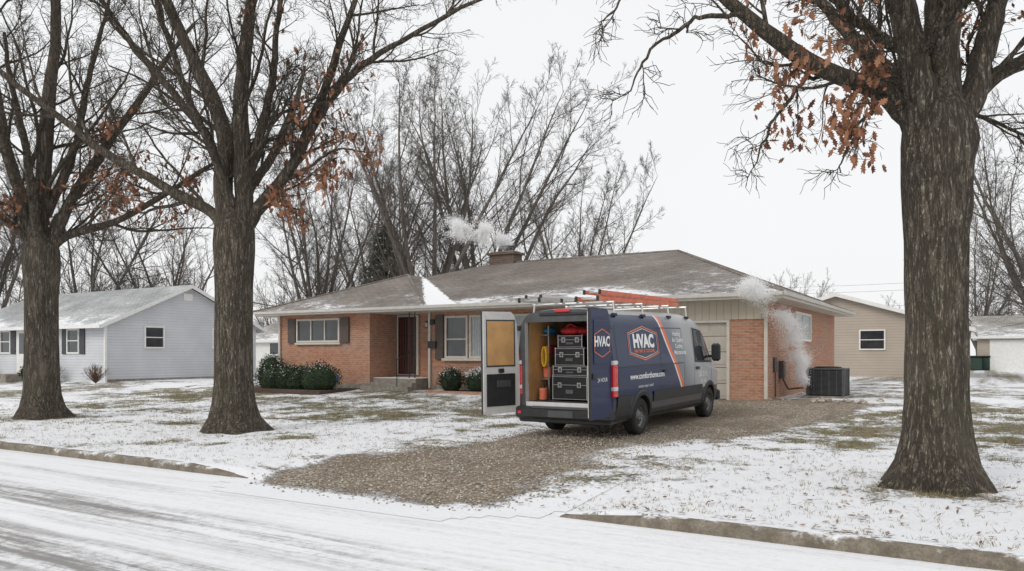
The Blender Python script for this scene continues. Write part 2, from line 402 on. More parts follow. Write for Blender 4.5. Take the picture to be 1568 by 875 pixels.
Q=np.stack([idd[:-1,:-1],idd[:-1,1:],idd[1:,1:],idd[1:,:-1]],-1).reshape(-1,4)
keep=DG[Q].max(1)>-.12; Q=Q[keep]
att=np.clip(DG*.85+.34,0,1.12)
att-= .48*np.exp(-((DV[:,0]+4.9)/.6)**2)*np.exp(-((DV[:,1]-11.6)/1.7)**2)
att-= .34*np.exp(-((DV[:,0]+7.9)/.55)**2)*np.exp(-((DV[:,1]-11.8)/2.2)**2)
att-= .38*np.exp(-((DV[:,0]+4.4)/.9)**2)*np.exp(-((DV[:,1]-8.4)/.9)**2)
att-= .22*np.exp(-((DV[:,0]+3.2)/.5)**2)*np.exp(-((DV[:,1]-17.4)/1.8)**2)
DS[DV[:,1]<7.6]=0.
np_mesh('gravel_driveway',DV,Q,['gravel'],smooth=True,attrs={'gravel':att,'grassy':DS})
rx=np.concatenate([[-600,-200,-80],np.arange(-40,20,1.),[40,100,300,600]]); ry=np.array([-5.,-2,0,2,4,6,7.41])
V2=np.array([(x,y,0.) for y in ry for x in rx]); id2=np.arange(len(V2)).reshape(len(ry),len(rx))
Q2=np.stack([id2[:-1,:-1],id2[:-1,1:],id2[1:,1:],id2[1:,:-1]],-1).reshape(-1,4)
np_mesh('road',V2,Q2,['road'],smooth=True)
K=MB()
def kerb(x0,x1,t0,t1):
    n=max(2,int(abs(x1-x0)/.3)); pr=[(7.23,-.02),(7.24,.075),(7.255,.10),(7.285,.113),(7.36,.114),(7.40,.10),(7.42,.0)]
    rows=[]
    for i in range(n+1):
        x=x0+(x1-x0)*i/n; s=1.
        if t0: s=min(s,.12+.88*min(1,(x-x0)/1.1))
        if t1: s=min(s,.12+.88*min(1,(x1-x)/1.1))
        w=mnoise.fractal(Vector((x*1.7,0,0)),1,2,3)*.014
        rows.append([(x,y+w,(z*s+ (w*.5 if z>.05 else 0))) for y,z in pr])
    for a,b in zip(rows[:-1],rows[1:]):
        for k in range(len(pr)-1):
            K.face([a[k],b[k],b[k+1],a[k+1]],'kerb',smooth=False)
    for r in (rows[0],rows[-1]): K.face(r,'kerb')
kerb(-200,-40,False,False);kerb(-40,-8.6,False,True);kerb(-3.8,20,True,False);kerb(20,200,False,False)
K.finish('kerb')

def scatter_grass(N):
    X=rng.uniform(-26,5,N*6); Y=7.5+rng.random(N*6)**1.25*13.3
    out=[]
    for x,y in zip(X,Y):
        if len(out)>=N: break
        d=-.518*x+.855*y; l=.855*x+.518*y
        if d<3 or abs(l/d)>.78: continue
        if gravel(x,y)>-.15: continue
        g=grassy(x,y)
        g2=g+.6*mnoise.noise(Vector((x*4,y*4,2.)))-.12
        if rng.random()>max(.05,(g2-.25)*1.1): continue
        out.append((x,y))
    P=np.array(out); n=len(P)
    B=4
    P=np.repeat(P,B,0)+rng.normal(0,.026,(n*B,2)); n=len(P)
    z=gz(P[:,0],P[:,1])+.0
    a=rng.uniform(0,2*np.pi,n); h=rng.uniform(.015,.048,n); w=rng.uniform(.003,.006,n)
    le=rng.normal(0,.028,(n,2))
    c,s=np.cos(a)*w,np.sin(a)*w
    v0=np.stack([P[:,0]-c,P[:,1]-s,z-.01],1); v1=np.stack([P[:,0]+c,P[:,1]+s,z-.01],1)
    v2=np.stack([P[:,0]+le[:,0],P[:,1]+le[:,1],z+h],1)
    Vv=np.stack([v0,v1,v2],1).reshape(-1,3)
    np_mesh('lawn_grass',Vv,np.arange(n*3).reshape(-1,3),['grass'])
scatter_grass(30000)
LEAF=np.array([(0,-1),(.18,-.6),(.42,-.62),(.28,-.3),(.62,-.15),(.36,.08),(.6,.4),(.26,.45),(.22,.8),(0,1),(-.22,.8),(-.26,.45),(-.6,.4),(-.36,.08),(-.62,-.15),(-.28,-.3),(-.42,-.62),(-.18,-.6)])
def leaves_mesh(P,size,flat=False):
    n=len(P); s=rng.uniform(.6,1.25,n)*size
    if flat:
        d=np.stack([rng.normal(size=n),rng.normal(size=n),rng.normal(0,.15,n)],1)
    else:
        d=np.stack([rng.normal(0,.6,n),rng.normal(0,.6,n),-1+rng.normal(0,.45,n)],1)
    d/=np.linalg.norm(d,axis=1)[:,None]
    q=rng.normal(size=(n,3)); 
    if flat: q=np.stack([rng.normal(0,.2,n),rng.normal(0,.2,n),np.ones(n)],1); q=np.cross(q,d)
    else: q-= (q*d).sum(1)[:,None]*d
    q/=np.linalg.norm(q,axis=1)[:,None]; nn=np.cross(d,q)
    curl=rng.uniform(-.5,.5,n)
    l=LEAF
    V=P[:,None,:]+s[:,None,None]*(l[None,:,1:2]*d[:,None,:]+.85*l[None,:,0:1]*q[:,None,:]+(curl[:,None,None]*(np.abs(l[:,0])[None,:,None]+.4*(l[:,1]**2)[None,:,None]))*nn[:,None,:])
    return V.reshape(-1,3),np.arange(n*len(l)).reshape(n,len(l))
n=900; P=np.stack([rng.uniform(-24,4,n),7.45+rng.random(n)*12,np.zeros(n)],1)
for c,rad in (((-.5,10.6),2.4),((-13.2,10.8),2.6),((-2.5,8.2),2.)):
    k=190; P=np.concatenate([P,np.stack([rng.normal(c[0],rad,k),np.clip(rng.normal(c[1],rad*.5,k),7.5,20),np.zeros(k)],1)])
P[:,2]=gz(P[:,0],P[:,1])+.022; P[P[:,1]<7.3,2]=.02
a,b=leaves_mesh(P,.035,flat=True); np_mesh('fallen_leaves',a,b,['fallen'])
pts=[]
while len(pts)<9000:
    x=rng.uniform(-9.3,-2);y=6.7+rng.random()*9
    if gravel(x,y)>.12+rng.random()*.6: pts.append((x,y))
P=np.array(pts); n=len(P); s=rng.uniform(.007,.019,n); oc=np.array([(1,0,0),(0,1,0),(-1,0,0),(0,-1,0),(0,0,.8),(0,0,-.8)])
z=np.maximum(gz(P[:,0],P[:,1]),.0)+.012
a=rng.uniform(0,6.3,n); ca,sa=np.cos(a),np.sin(a)
o=oc[None]*rng.uniform(.6,1.4,(n,6,1)); X=o[...,0]*ca[:,None]-o[...,1]*sa[:,None]; Y=o[...,0]*sa[:,None]+o[...,1]*ca[:,None]
Vs=np.stack([P[:,0:1]+s[:,None]*X,P[:,1:2]+s[:,None]*Y,z[:,None]+s[:,None]*o[...,2]],-1).reshape(-1,3)
tf=np.array([(0,1,4),(1,2,4),(2,3,4),(3,0,4),(1,0,5),(2,1,5),(3,2,5),(0,3,5)])
np_mesh('gravel_stones',Vs,(np.arange(n)[:,None,None]*6+tf[None]).reshape(-1,3),['stone'])

# ------------------------------------------------------------ trees
def norm(a): return a/np.maximum(1e-9,np.linalg.norm(a,axis=-1,keepdims=True))
def spawn(pts,rad,k,t0,t1,ang,lenf,n,trop,wander,rf=.6,rmin=.004,gen=rng,lmin=.15,endr=.3,lr=.013):
    P,m,_=pts.shape
    seg=np.linalg.norm(np.diff(pts,axis=1),axis=2); plen=seg.sum(1)
    t=(np.linspace(t0,t1,k)[None]+gen.uniform(-.5,.5,(P,k))*(t1-t0)/k).clip(.02,.999)
    fi=t*(m-1); i0=np.floor(fi).astype(int).clip(0,m-2); fr=fi-i0
    pi=np.arange(P)[:,None]
    a=pts[pi,i0]; b=pts[pi,i0+1]; pos=a+(b-a)*fr[...,None]; tan=norm(b-a)
    r=rad[pi,i0]*(1-fr)+rad[pi,i0+1]*fr
    q=norm(np.cross(tan,norm(gen.normal(size=tan.shape))))
    an=np.radians(gen.uniform(ang[0],ang[1],t.shape))[...,None]
    d=norm(tan*np.cos(an)+q*np.sin(an)); 
    L=np.maximum(lmin,plen[:,None]*lenf*(1.2-.75*t)*gen.uniform(.55,1.2,t.shape))
    pos=pos.reshape(-1,3);d=d.reshape(-1,3);L=L.ravel();r=np.maximum(np.minimum(r.ravel()*rf,L*lr+rmin),rmin*1.1)
    out=np.zeros((len(pos),n,3)); out[:,0]=pos; st=(L/(n-1))[:,None]
    for i in range(1,n):
        d=norm(d+gen.normal(size=d.shape)*wander+np.array([0,0,trop])); out[:,i]=out[:,i-1]+d*st
    s=np.linspace(0,1,n)[None]; rr=np.maximum(rmin,r[:,None]*(1-s*(1-endr)))
    return out,rr
def tubes(groups):
    Vs=[];Fs=[];o=0
    for pts,rad,S in groups:
        P,n,_=pts.shape
        t=np.zeros_like(pts); t[:,1:-1]=pts[:,2:]-pts[:,:-2]; t[:,0]=pts[:,1]-pts[:,0]; t[:,-1]=pts[:,-1]-pts[:,-2]; t=norm(t)
        ref=np.zeros_like(t); md=norm(pts[:,-1]-pts[:,0]); 
        rr=np.where(np.abs(md[:,2:3])>.7,np.array([[1.,.13,0]]),np.array([[0,0.1,1.]])); ref[:]=rr[:,None,:]
        a=norm(np.cross(t,ref)); b=np.cross(t,a)
        th=np.arange(S)*2*np.pi/S
        ring=pts[:,:,None,:]+rad[:,:,None,None]*(np.cos(th)[None,None,:,None]*a[:,:,None,:]+np.sin(th)[None,None,:,None]*b[:,:,None,:])
        Vs.append(ring.reshape(-1,3))
        I=(np.arange(P*n*S).reshape(P,n,S))+o
        A=I[:,:-1,:];B=I[:,1:,:]
        q=np.stack([A,np.roll(A,-1,2),np.roll(B,-1,2),B],-1).reshape(-1,4); Fs.append(q); o+=P*n*S
    return np.concatenate(Vs),np.concatenate(Fs)
def catmull(P,n):
    P=np.array(P,float); m=len(P); E=np.vstack([2*P[0]-P[1],P,2*P[-1]-P[-2]])
    out=[]
    for s in np.linspace(0,m-1-1e-6,n):
        i=int(s);f=s-i;p0,p1,p2,p3=E[i],E[i+1],E[i+2],E[i+3]
        out.append(.5*((2*p1)+(-p0+p2)*f+(2*p0-5*p1+4*p2-p3)*f*f+(-p0+3*p1-3*p2+p3)*f**3))
    return np.array(out)
def oak(name,base,trunk_prof,limbs,knots,leafzones,seed,ks=(9,7,6,4),ts=.86,ls=.80,droop=(.03,.01,0.),lsz=.068,short=()):
    g=np.random.default_rng(seed); base=np.array(base)
    zs=np.concatenate([np.linspace(-.1,.9,26),np.linspace(1.0,trunk_prof[-1][0],34)]); S=72
    th=np.arange(S)*2*np.pi/S; TV=[]
    ph=g.uniform(0,6.3,6)
    for z in zs:
        r=ts*np.interp(z,[p[0] for p in trunk_prof],[p[1] for p in trunk_prof])
        cx=np.interp(z,[p[0] for p in trunk_prof],[p[2] for p in trunk_prof])
        fl=math.exp(-max(0,z)/.28)
        for a in th:
            rr=r*(1+fl*(.16*math.sin(5*a+ph[0])+.10*math.sin(3*a+ph[1])+.08*math.sin(8*a+ph[2])))
            rr*=1+.03*math.sin(3*a+ph[3]+z*.6)+.018*math.sin(7*a+z*1.1+ph[4])
            p=np.array([math.cos(a),math.sin(a),0])
            rr+= .010*mnoise.fractal(Vector((a*9 if a<3.1416 else (2*math.pi-a)*9+40,z*1.3,seed)),1,2,3)
            q=p*rr+R*cx+np.array([0,0,z])
            for (ku,kz,kr,kh) in knots:
                kd=np.array([ku[0],ku[1],0.]); kd/=np.linalg.norm(kd)
                kc=kd*r+R*cx+np.array([0,0,kz]); dd=np.linalg.norm((q-kc)*np.array([1,1,.75]))
                q=q+p*kh*math.exp(-(dd/kr)**2)-p*kh*.9*math.exp(-(dd/(kr*.42))**2)
            TV.append(q)
    TV=np.array(TV); I=np.arange(len(zs)*S).reshape(len(zs),S)
    TF=np.stack([I[:-1],np.roll(I[:-1],-1,1),np.roll(I[1:],-1,1),I[1:]],-1).reshape(-1,4)
    groups=[]; ends=[]
    for lim,kk in ((limbs,ks),(short,(5,4,3,2))):
        if not lim: continue
        LP=[];LR=[]
        for pts,r0,r1 in lim:
            w=[R*u+F*v+np.array([0,0,z]) for u,v,z in pts]; c=catmull(w,26)
            c[3:]+=np.cumsum(g.normal(0,.016,(23,3)),0)
            LP.append(c); s=np.linspace(0,1,26); LR.append(ls*(r0*(1-s)**.85+r1*(1-(1-s)**.85))*(1+.05*np.sin(s*23+r0*50)))
        LP=np.array(LP);LR=np.array(LR)
        a1,b1=spawn(LP,LR,kk[0],.16,1,(25,58),.42,13,.045,.10,.5,.009 if lim is limbs else .006,g,lr=.012)
        a2,b2=spawn(a1,b1,kk[1],.12,1,(22,55),.50,9,droop[0],.12,.6,.006 if lim is limbs else .004,g,lr=.011)
        a3,b3=spawn(a2,b2,kk[2],.12,1,(25,58),.5,6,droop[1],.16,.6,.0038,g,lr=.008)
        a4,b4=spawn(a3,b3,kk[3],.15,1,(25,55),.5,4,droop[2],.18,.7,.003,g,lr=.006)
        groups+=[(LP,LR,20),(a1,b1,8),(a2,b2,5),(a3,b3,4),(a4,b4,3)]
        ends+=[a3[:,2:].reshape(-1,3),a4[:,1:].reshape(-1,3)]
    Vt,Ft=tubes(groups)
    Vall=np.concatenate([TV,Vt])+base; Fall=np.concatenate([TF,Ft+len(TV)])
    ends=np.concatenate(ends)+base
    par=empty(name)
    np_mesh('trunk_and_branches',Vall,Fall,['bark'],smooth=True,parent=par)
    LPs=[]
    for (u,v,z,rad,cnt) in leafzones:
        c=base+R*u+F*v+np.array([0,0,z]); d=np.linalg.norm((ends-c)/np.array([1,1,.8]),axis=1)
        cand=ends[d<rad]
        if len(cand)==0: continue
        seeds=cand[g.integers(0,len(cand),max(1,cnt//5))]
        for sd in seeds: LPs.append(sd+g.normal(0,.095,(5,3))-np.array([0,0,.06]))
    if LPs:
        a,b=leaves_mesh(np.concatenate(LPs),lsz); np_mesh('dry_leaves',a,b,['dry_leaf'],parent=par)
cs=-F[:2]; rt=R[:2]
oak('oak_tree',(-.52,10.6,.10),[(-.1,.74,0),(.05,.66,0),(.3,.52,0),(.6,.45,0),(1.,.405,0),(2.,.385,0),(3.,.40,.0),(3.7,.45,.01),(4.1,.46,.02),(4.45,.42,.02),(4.8,.2,0)],
 [([(-.15,0,4.0),(-.36,0,4.45),(-.75,-.1,4.75),(-1.5,-.2,5.05),(-2.15,-.3,5.45),(-2.85,-.3,6.0),(-3.7,-.2,6.5),(-4.6,0,6.7)],.18,.03),
  ([(-.12,0,3.8),(-.26,0,4.6),(-.38,.05,5.3),(-.55,.1,6.2),(-.8,.2,7.4),(-1.2,.3,9)],.28,.08),
  ([(.08,0,3.8),(.10,.05,4.7),(.10,0,5.5),(.12,-.1,6.6),(.2,-.2,8),(.3,-.2,9.5)],.33,.08),
  ([(.15,-.05,4.1),(.38,-.05,4.65),(.6,0,5.3),(.75,0,6.0),(1.1,.1,7.2),(1.4,.3,8.5)],.21,.05),
  ([(.2,.1,4.2),(.55,.2,4.75),(1.1,.3,5.15),(1.7,.4,5.5),(2.5,.6,6.0),(3.4,.8,6.3)],.17,.03),
  ([(0,.1,4.1),(-.05,.7,5),(-.3,1.6,6),(-.5,2.7,7.2),(-.6,3.6,8.2)],.18,.04),
  ([(0,-.1,4.8),(-.3,-.6,5.8),(-.7,-1.2,6.9),(-1,-1.8,8)],.12,.03),
  ([(-.36,0,5.2),(-.9,.2,5.7),(-1.4,.4,6.4),(-2.1,.6,7.2)],.09,.025)],
 [((rt*-.85+cs*.55),3.86,.16,.10),((rt*.8+cs*.6),4.15,.13,.08),((rt*.55+cs*.85),3.3,.11,.055),((rt*-.1+cs),2.75,.07,.03)],
 [(-1.5,0,4.7,.8,170),(-1.0,0,5.3,.7,110),(-2.0,0,5.4,.9,120),(-.9,0,4.1,.7,90),(-1.4,0,4.3,.7,110),(1.0,0,5.6,.9,60)],11,(8,7,5,4),droop=(-.02,-.035,-.04),
 short=[([(-1.2,-.1,4.95),(-1.55,.1,4.85),(-1.85,.2,4.5),(-2.0,.3,4.0)],.04,.010),([(-.6,-.1,4.65),(-.85,-.2,4.5),(-1.1,-.3,4.2),(-1.2,-.3,3.8)],.035,.010),
        ([(-2.3,-.3,5.5),(-2.9,-.4,5.5),(-3.4,-.5,5.2),(-3.7,-.5,4.7)],.04,.010),([(-3.2,-.3,6.2),(-3.7,-.3,6.0),(-4.1,-.3,5.5)],.03,.010)])
oak('oak_tree.001',(-13.2,10.8,.10),[(-.1,.86,0),(.05,.76,0),(.3,.58,0),(.6,.49,0),(1.,.45,0),(2.,.43,0),(3.,.43,0),(3.8,.48,0),(4.2,.46,0),(4.6,.2,0)],
 [([(-.15,0,4.0),(-.5,0,4.5),(-1.3,-.1,4.95),(-2.4,-.2,5.55),(-3.5,-.3,6.4),(-4.85,-.4,7.5),(-6.3,-.3,8.5)],.16,.03),
  ([(-.12,0,3.8),(-.2,0,4.9),(-.25,.1,6.3),(-.8,.2,7.6),(-1.5,.2,9),(-2.2,.3,11)],.28,.07),
  ([(.12,0,3.8),(.17,0,4.8),(.17,-.1,6.3),(.3,-.1,7.9),(.5,0,9.2),(.9,.1,11.5)],.27,.07),
  ([(.15,0,4.0),(.5,0,4.55),(1.05,.1,5.3),(1.5,.1,6.1),(1.85,.2,7.2),(2.25,.2,8.4),(2.7,.3,10)],.19,.05),
  ([(1.5,.1,6.1),(2.0,0,6.9),(2.75,-.1,7.6),(3.8,-.1,8.25),(5.1,0,9.0),(6.4,.1,9.5)],.10,.025),
  ([(-.2,0,5.2),(-.7,.2,6.2),(-1.5,.3,7.2),(-2.6,.4,8.6),(-3.4,.5,10)],.14,.04),
  ([(0,.1,4.1),(0,.9,5.1),(.2,2,6.3),(.3,3.2,7.8),(.3,4,9)],.17,.04),
  ([(0,-.1,4.6),(-.3,-.7,5.8),(-.6,-1.5,7),(-.8,-2.2,8.4)],.13,.04),
  ([(.2,0,5.0),(.7,-.3,6.2),(1.0,-.5,7.6),(1.3,-.6,9.3)],.14,.04)],
 [((rt*-.2+cs),2.4,.10,.03),((rt*.7+cs*.7),3.6,.14,.05)],
 [(1.4,0,5.0,1.0,170),(2.1,0,6.1,1.2,260),(.7,0,4.5,.8,100),(2.3,0,5.3,1.0,130),(2.6,.1,7.2,1.1,90),(-1.6,0,5.2,1.,80),(1,0,8,1,50),(-3,0,5.7,1.1,110)],23,(10,7,6,4),lsz=.08,
 short=[([(.9,.1,5.1),(1.5,0,5.4),(2.2,-.1,5.6),(2.9,-.2,5.6)],.05,.012),([(.4,0,4.5),(.8,-.2,4.6),(1.3,-.3,4.5),(1.7,-.4,4.2)],.04,.010)])
oak('oak_tree.002',(-19.9,10.5,.10),[(-.1,.80,0),(.05,.72,0),(.3,.56,0),(.6,.48,0),(1.,.45,0),(2.,.43,0),(3.,.43,0),(3.8,.48,0),(4.2,.46,0),(4.6,.2,0)],
 [([(-.1,0,3.8),(.0,0,4.9),(.1,.1,6.3),(.2,.2,8.5),(.3,.3,10.5),(.2,.3,13)],.30,.07),
  ([(.1,0,3.9),(.5,0,4.8),(1.0,0,5.8),(1.9,.1,7.3),(2.8,.2,8.7),(3.6,.3,10)],.2,.05),
  ([(.1,0,4.0),(.6,0,4.5),(1.8,-.1,4.85),(3.0,-.1,5.5),(4.3,-.2,6.2),(5.4,-.2,6.9)],.14,.03),
  ([(-.1,0,4.0),(-.5,0,4.5),(-1.2,0,5.0),(-2.4,.1,5.8),(-3.5,.2,6.8)],.17,.04),
  ([(-.1,0,4.2),(-.4,0,5.4),(-.9,0,7.2),(-1.2,0,9),(-1.5,.1,11)],.22,.05),
  ([(.1,0,5),(.6,.3,6.6),(1.0,.5,8.5),(1.5,.7,10.8)],.16,.04),
  ([(0,.1,4.1),(0,.9,5.1),(.2,2,6.3),(.3,3.2,7.8)],.18,.04),
  ([(0,-.1,4.4),(.3,-.9,5.6),(.6,-1.9,7),(.8,-2.8,8.4)],.15,.04)],
 [((rt*.4+cs),2.8,.10,.04)],
 [(-.6,0,4.9,1.2,230),(1.6,0,5.2,1.1,180),(3.0,0,5.6,1.1,200),(2.2,0,7,1,80)],37,(10,7,6,4),lsz=.08)

def bg_tree_mesh(seed,h,nl,detail=3,rmin=.012,spread=(10,36),ks=(14,8,6,4)):
    g=np.random.default_rng(seed); th=h*.13
    tr=np.array([[[0,0,-.3],[0,0,th*.5],[g.normal(0,.1),g.normal(0,.1),th]]]); trr=np.array([[h*.021,h*.018,h*.017]])
    LP=[];LR=[]
    for i in range(nl):
        az=2*np.pi*(i+g.uniform(-.3,.3))/nl; inc=math.radians(g.uniform(*spread)); 
        if i==0: inc*=.25
        d=np.array([math.sin(inc)*math.cos(az),math.sin(inc)*math.sin(az),math.cos(inc)]); L=h*.85*g.uniform(.85,1.02)
        p=tr[0,-1]*np.array([1,1,g.uniform(.6,1.)]); pts=[p]
        for k in range(15):
            d=norm(d+g.normal(0,.05,3)+np.array([0,0,.025])); p=p+d*L/15; pts.append(p)
        LP.append(pts); s=np.linspace(0,1,16); LR.append(h*.0085*(1-s)**.9+rmin*1.2)
    LP=np.array(LP);LR=np.array(LR)
    a1,b1=spawn(LP,LR,ks[0],.12,1,(24,54),.37,10,.05,.075,.5,rmin,g,lr=.007)
    a2,b2=spawn(a1,b1,ks[1],.15,1,(22,52),.45,7,.05,.10,.6,rmin*.75,g,lr=.006)
    gr=[(tr,trr,10),(LP,LR,7),(a1,b1,4),(a2,b2,3)]
    if detail>=3:
        a3,b3=spawn(a2,b2,ks[2],.12,1,(22,52),.52,4,.04,.13,.6,rmin*.5,g,lr=.004); gr.append((a3,b3,3))
    if detail>=4:
        a4,b4=spawn(a3,b3,ks[3],.15,1,(20,50),.6,3,.03,.13,.6,rmin*.38,g,lr=.003); gr.append((a4,b4,3))
    Vv,Ff=tubes(gr)
    ob=np_mesh('tmp',Vv,Ff,['bark_hazed'],smooth=True); me=ob.data; bpy.data.objects.remove(ob); return me
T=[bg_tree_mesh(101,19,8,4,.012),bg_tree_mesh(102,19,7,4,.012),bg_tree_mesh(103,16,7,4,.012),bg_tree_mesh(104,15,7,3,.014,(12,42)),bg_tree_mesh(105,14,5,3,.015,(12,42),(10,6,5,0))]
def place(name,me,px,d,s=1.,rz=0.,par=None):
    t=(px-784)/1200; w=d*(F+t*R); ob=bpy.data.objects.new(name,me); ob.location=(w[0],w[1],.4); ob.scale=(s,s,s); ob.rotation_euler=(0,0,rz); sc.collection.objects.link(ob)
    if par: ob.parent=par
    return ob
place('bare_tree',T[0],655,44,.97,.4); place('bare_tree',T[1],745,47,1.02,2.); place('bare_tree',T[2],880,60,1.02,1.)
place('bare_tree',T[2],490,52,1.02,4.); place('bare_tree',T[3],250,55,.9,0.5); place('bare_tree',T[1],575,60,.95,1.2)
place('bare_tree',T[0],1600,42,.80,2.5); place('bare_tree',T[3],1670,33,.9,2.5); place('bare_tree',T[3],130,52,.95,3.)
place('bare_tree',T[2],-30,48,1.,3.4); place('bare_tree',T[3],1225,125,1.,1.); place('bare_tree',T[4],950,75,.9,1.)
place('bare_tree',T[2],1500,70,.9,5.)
row=empty('distant_trees')
for k in range(70):
    a=rng.uniform(-250,1850); d=rng.uniform(75,150)
    if 980<a<1180 or 1240<a<1330: d=rng.uniform(170,220)
    s=rng.uniform(.62,.95)*(1. if a<700 else .8)
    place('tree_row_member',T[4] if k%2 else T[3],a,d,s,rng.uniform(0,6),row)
def conifer(name,px,d,h,w):
    t=(px-784)/1200; c=d*(F+t*R); n=22000
    z=rng.random(n)**1.15; 
    lay=np.floor(z*22)/22; zz=z*.6+lay*.4
    a=rng.uniform(0,6.283,n); rmax=w*(1-zz)**.72*(.72+.2*np.sin(a*3+lay*31)+.18*np.sin(a*7+lay*77)); r=rmax*np.sqrt(rng.uniform(.12,1,n))
    P=np.stack([c[0]+r*np.cos(a),c[1]+r*np.sin(a),.4+h*(.06+.94*zz)-r*.15],1)
    d0=np.stack([np.cos(a),np.sin(a),-.2+rng.normal(0,.3,n)],1)+rng.normal(0,.4,(n,3)); d0=norm(d0); q=norm(np.cross(d0,rng.normal(size=(n,3))))
    L=rng.uniform(.15,.36,n)[:,None]; W=rng.uniform(.02,.05,n)[:,None]
    Vv=np.stack([P-q*W,P+q*W,P+d0*L],1).reshape(-1,3)
    ob=np_mesh(name,Vv,np.arange(n*3).reshape(-1,3),['conifer'])
    tr=MB(); tr.cyl((c[0],c[1],.3),(0,0,1),.18,h*.95,'bark_hazed',8,.03); o2=tr.finish('trunk'); o2.parent=ob
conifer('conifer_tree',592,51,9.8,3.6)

# ------------------------------------------------------------ houses
def win(B,axis,p,s,a0,a1,z0,z1,frame='white',glass='glass',mull=(),rails=(),fw=.07,dep=.07):
    def bx(A0,A1,Z0,Z1,d0,d1,m):
        if axis=='y': B.box(A0,A1,p+s*d0,p+s*d1,Z0,Z1,m)
        else: B.box(p+s*d0,p+s*d1,A0,A1,Z0,Z1,m)
    bx(a0+fw,a1-fw,z0+fw,z1-fw,-.02,.018,glass)
    bx(a0,a1,z0,z0+fw,-.02,dep,frame); bx(a0,a1,z1-fw,z1,-.02,dep,frame)
    bx(a0,a0+fw,z0+fw,z1-fw,-.02,dep,frame); bx(a1-fw,a1,z0+fw,z1-fw,-.02,dep,frame)
    for m_ in mull: bx(m_-.025,m_+.025,z0+fw,z1-fw,-.02,dep-.015,frame)
    for r_ in rails: bx(a0+fw,a1-fw,r_-.022,r_+.022,-.02,dep-.02,frame)
EZ=3.30
def hip(B,x0,x1,y0,y1,rx0,rx1,ry0,ry1,ez,rz,mat):
    a=(x0,y0,ez);b=(x1,y0,ez);c=(x1,y1,ez);d=(x0,y1,ez);e=(rx0,ry0,rz);f=(rx1,ry1,rz)
    def U(pts,ax,org,sh): return [(p[ax]+sh*7.3,math.hypot(p[2]-ez,abs(p[1-ax]-org))) for p in pts]
    if abs(rx1-rx0)>abs(ry1-ry0):
        B.face([a,b,f,e],mat,U([a,b,f,e],0,y0,1)); B.face([b,c,f],mat,U([b,c,f],1,x1,2))
        B.face([c,d,e,f],mat,U([c,d,e,f],0,y1,3)); B.face([d,a,e],mat,U([d,a,e],1,x0,4))
    else:
        B.face([a,b,e],mat,U([a,b,e],0,y0,5)); B.face([b,c,f,e],mat,U([b,c,f,e],1,x1,6))
        B.face([c,d,f],mat,U([c,d,f],0,y1,7)); B.face([d,a,e,f],mat,U([d,a,e,f],1,x0,8))
H=empty('brick_house')
W=MB(); GZ=.3; TOP=EZ-.13
W.box(-23.35,-18.75,21.2,32.4,GZ,TOP,'brick')
W.box(-18.75,-16.75,22.75,32.39,GZ,TOP,'brick')
W.box(-16.75,-9.0,22.0,32.38,GZ,TOP,'brick')
W.box(-9.0,-8.55,21.2,32.37,GZ,2.62,'brick')
W.box(-5.95,-5.04,21.2,32.4,GZ,2.62,'brick')
W.box(-5.30,-5.04,21.35,32.41,2.62,TOP,'brick')
W.box(-9.0,-5.03,21.17,21.33,2.625,TOP,'vert_siding')
W.box(-8.99,-5.31,32.2,32.39,GZ,TOP,'brick')
W.finish('walls',H)
gd=MB()
for i in range(5):
    z0=.47+i*.43; gd.box(-8.52,-5.98,21.30,21.36,z0,z0+.415,'tan_door')
    for k in range(5):
        x0=-8.45+k*.5; gd.box(x0,x0+.4,21.285,21.30,z0+.08,z0+.335,'tan_door')
gd.box(-8.55,-8.47,21.18,21.32,.4,2.62,'cream'); gd.box(-6.03,-5.95,21.18,21.32,.4,2.62,'cream'); gd.box(-8.47,-6.03,21.175,21.315,2.55,2.62,'cream')
gd.finish('garage_door',H)
rf=MB()
hip(rf,-24.0,-4.45,20.6,33.0,-17.2,-9.3,26.7,26.7,EZ,5.33,'roof')
hip(rf,-24.02,-15.8,20.56,33.0,-19.5,-19.5,24.3,28.,EZ+.004,4.80,'roof')
rf.finish('roof',H)
tr=MB()
tr.box(-23.95,-4.5,20.66,32.95,EZ-.16,EZ-.12,'cream')
tr.box(-24.0,-4.45,20.58,20.64,EZ-.17,EZ-.02,'cream'); tr.box(-4.51,-4.43,20.64,33,EZ-.17,EZ-.02,'cream'); tr.box(-24.04,-23.98,20.64,33,EZ-.17,EZ-.02,'cream')
tr.box(-24.03,-4.42,20.50,20.575,EZ-.10,EZ-.005,'gutter')
tr.box(-4.425,-4.35,20.6,33,EZ-.10,EZ-.005,'gutter')
def cap(a,b,m='roof'): tr.pipe([a,b],.05,m,6)
cap((-17.2,26.7,5.33),(-9.3,26.7,5.33));cap((-9.3,26.7,5.33),(-4.45,20.6,EZ));cap((-9.3,26.7,5.33),(-4.45,33,EZ));cap((-19.5,24.3,4.8),(-15.8,20.56,EZ));cap((-19.5,24.3,4.8),(-24.02,20.56,EZ))
tr.box(-5.02,-4.94,21.12,21.19,.5,EZ-.3,'cream'); tr.pipe([(-4.98,21.15,EZ-.3),(-4.7,20.6,EZ-.1)],.035,'cream')
tr.box(-23.3,-23.22,21.12,21.19,.5,EZ-.15,'cream')
tr.box(-16.7,-16.62,21.91,21.98,.5,EZ-.15,'cream')
tr.box(-23.37,-18.73,21.185,21.25,.35,.62,'concrete')
tr.box(-16.76,-9.1,21.985,22.05,.35,.60,'concrete'); tr.finish('trim_and_gutters',H)
wd=MB()
win(wd,'y',21.2,-1,-22.35,-20.15,2.12,3.0,mull=(-21.6,-20.9),frame='cream'); 
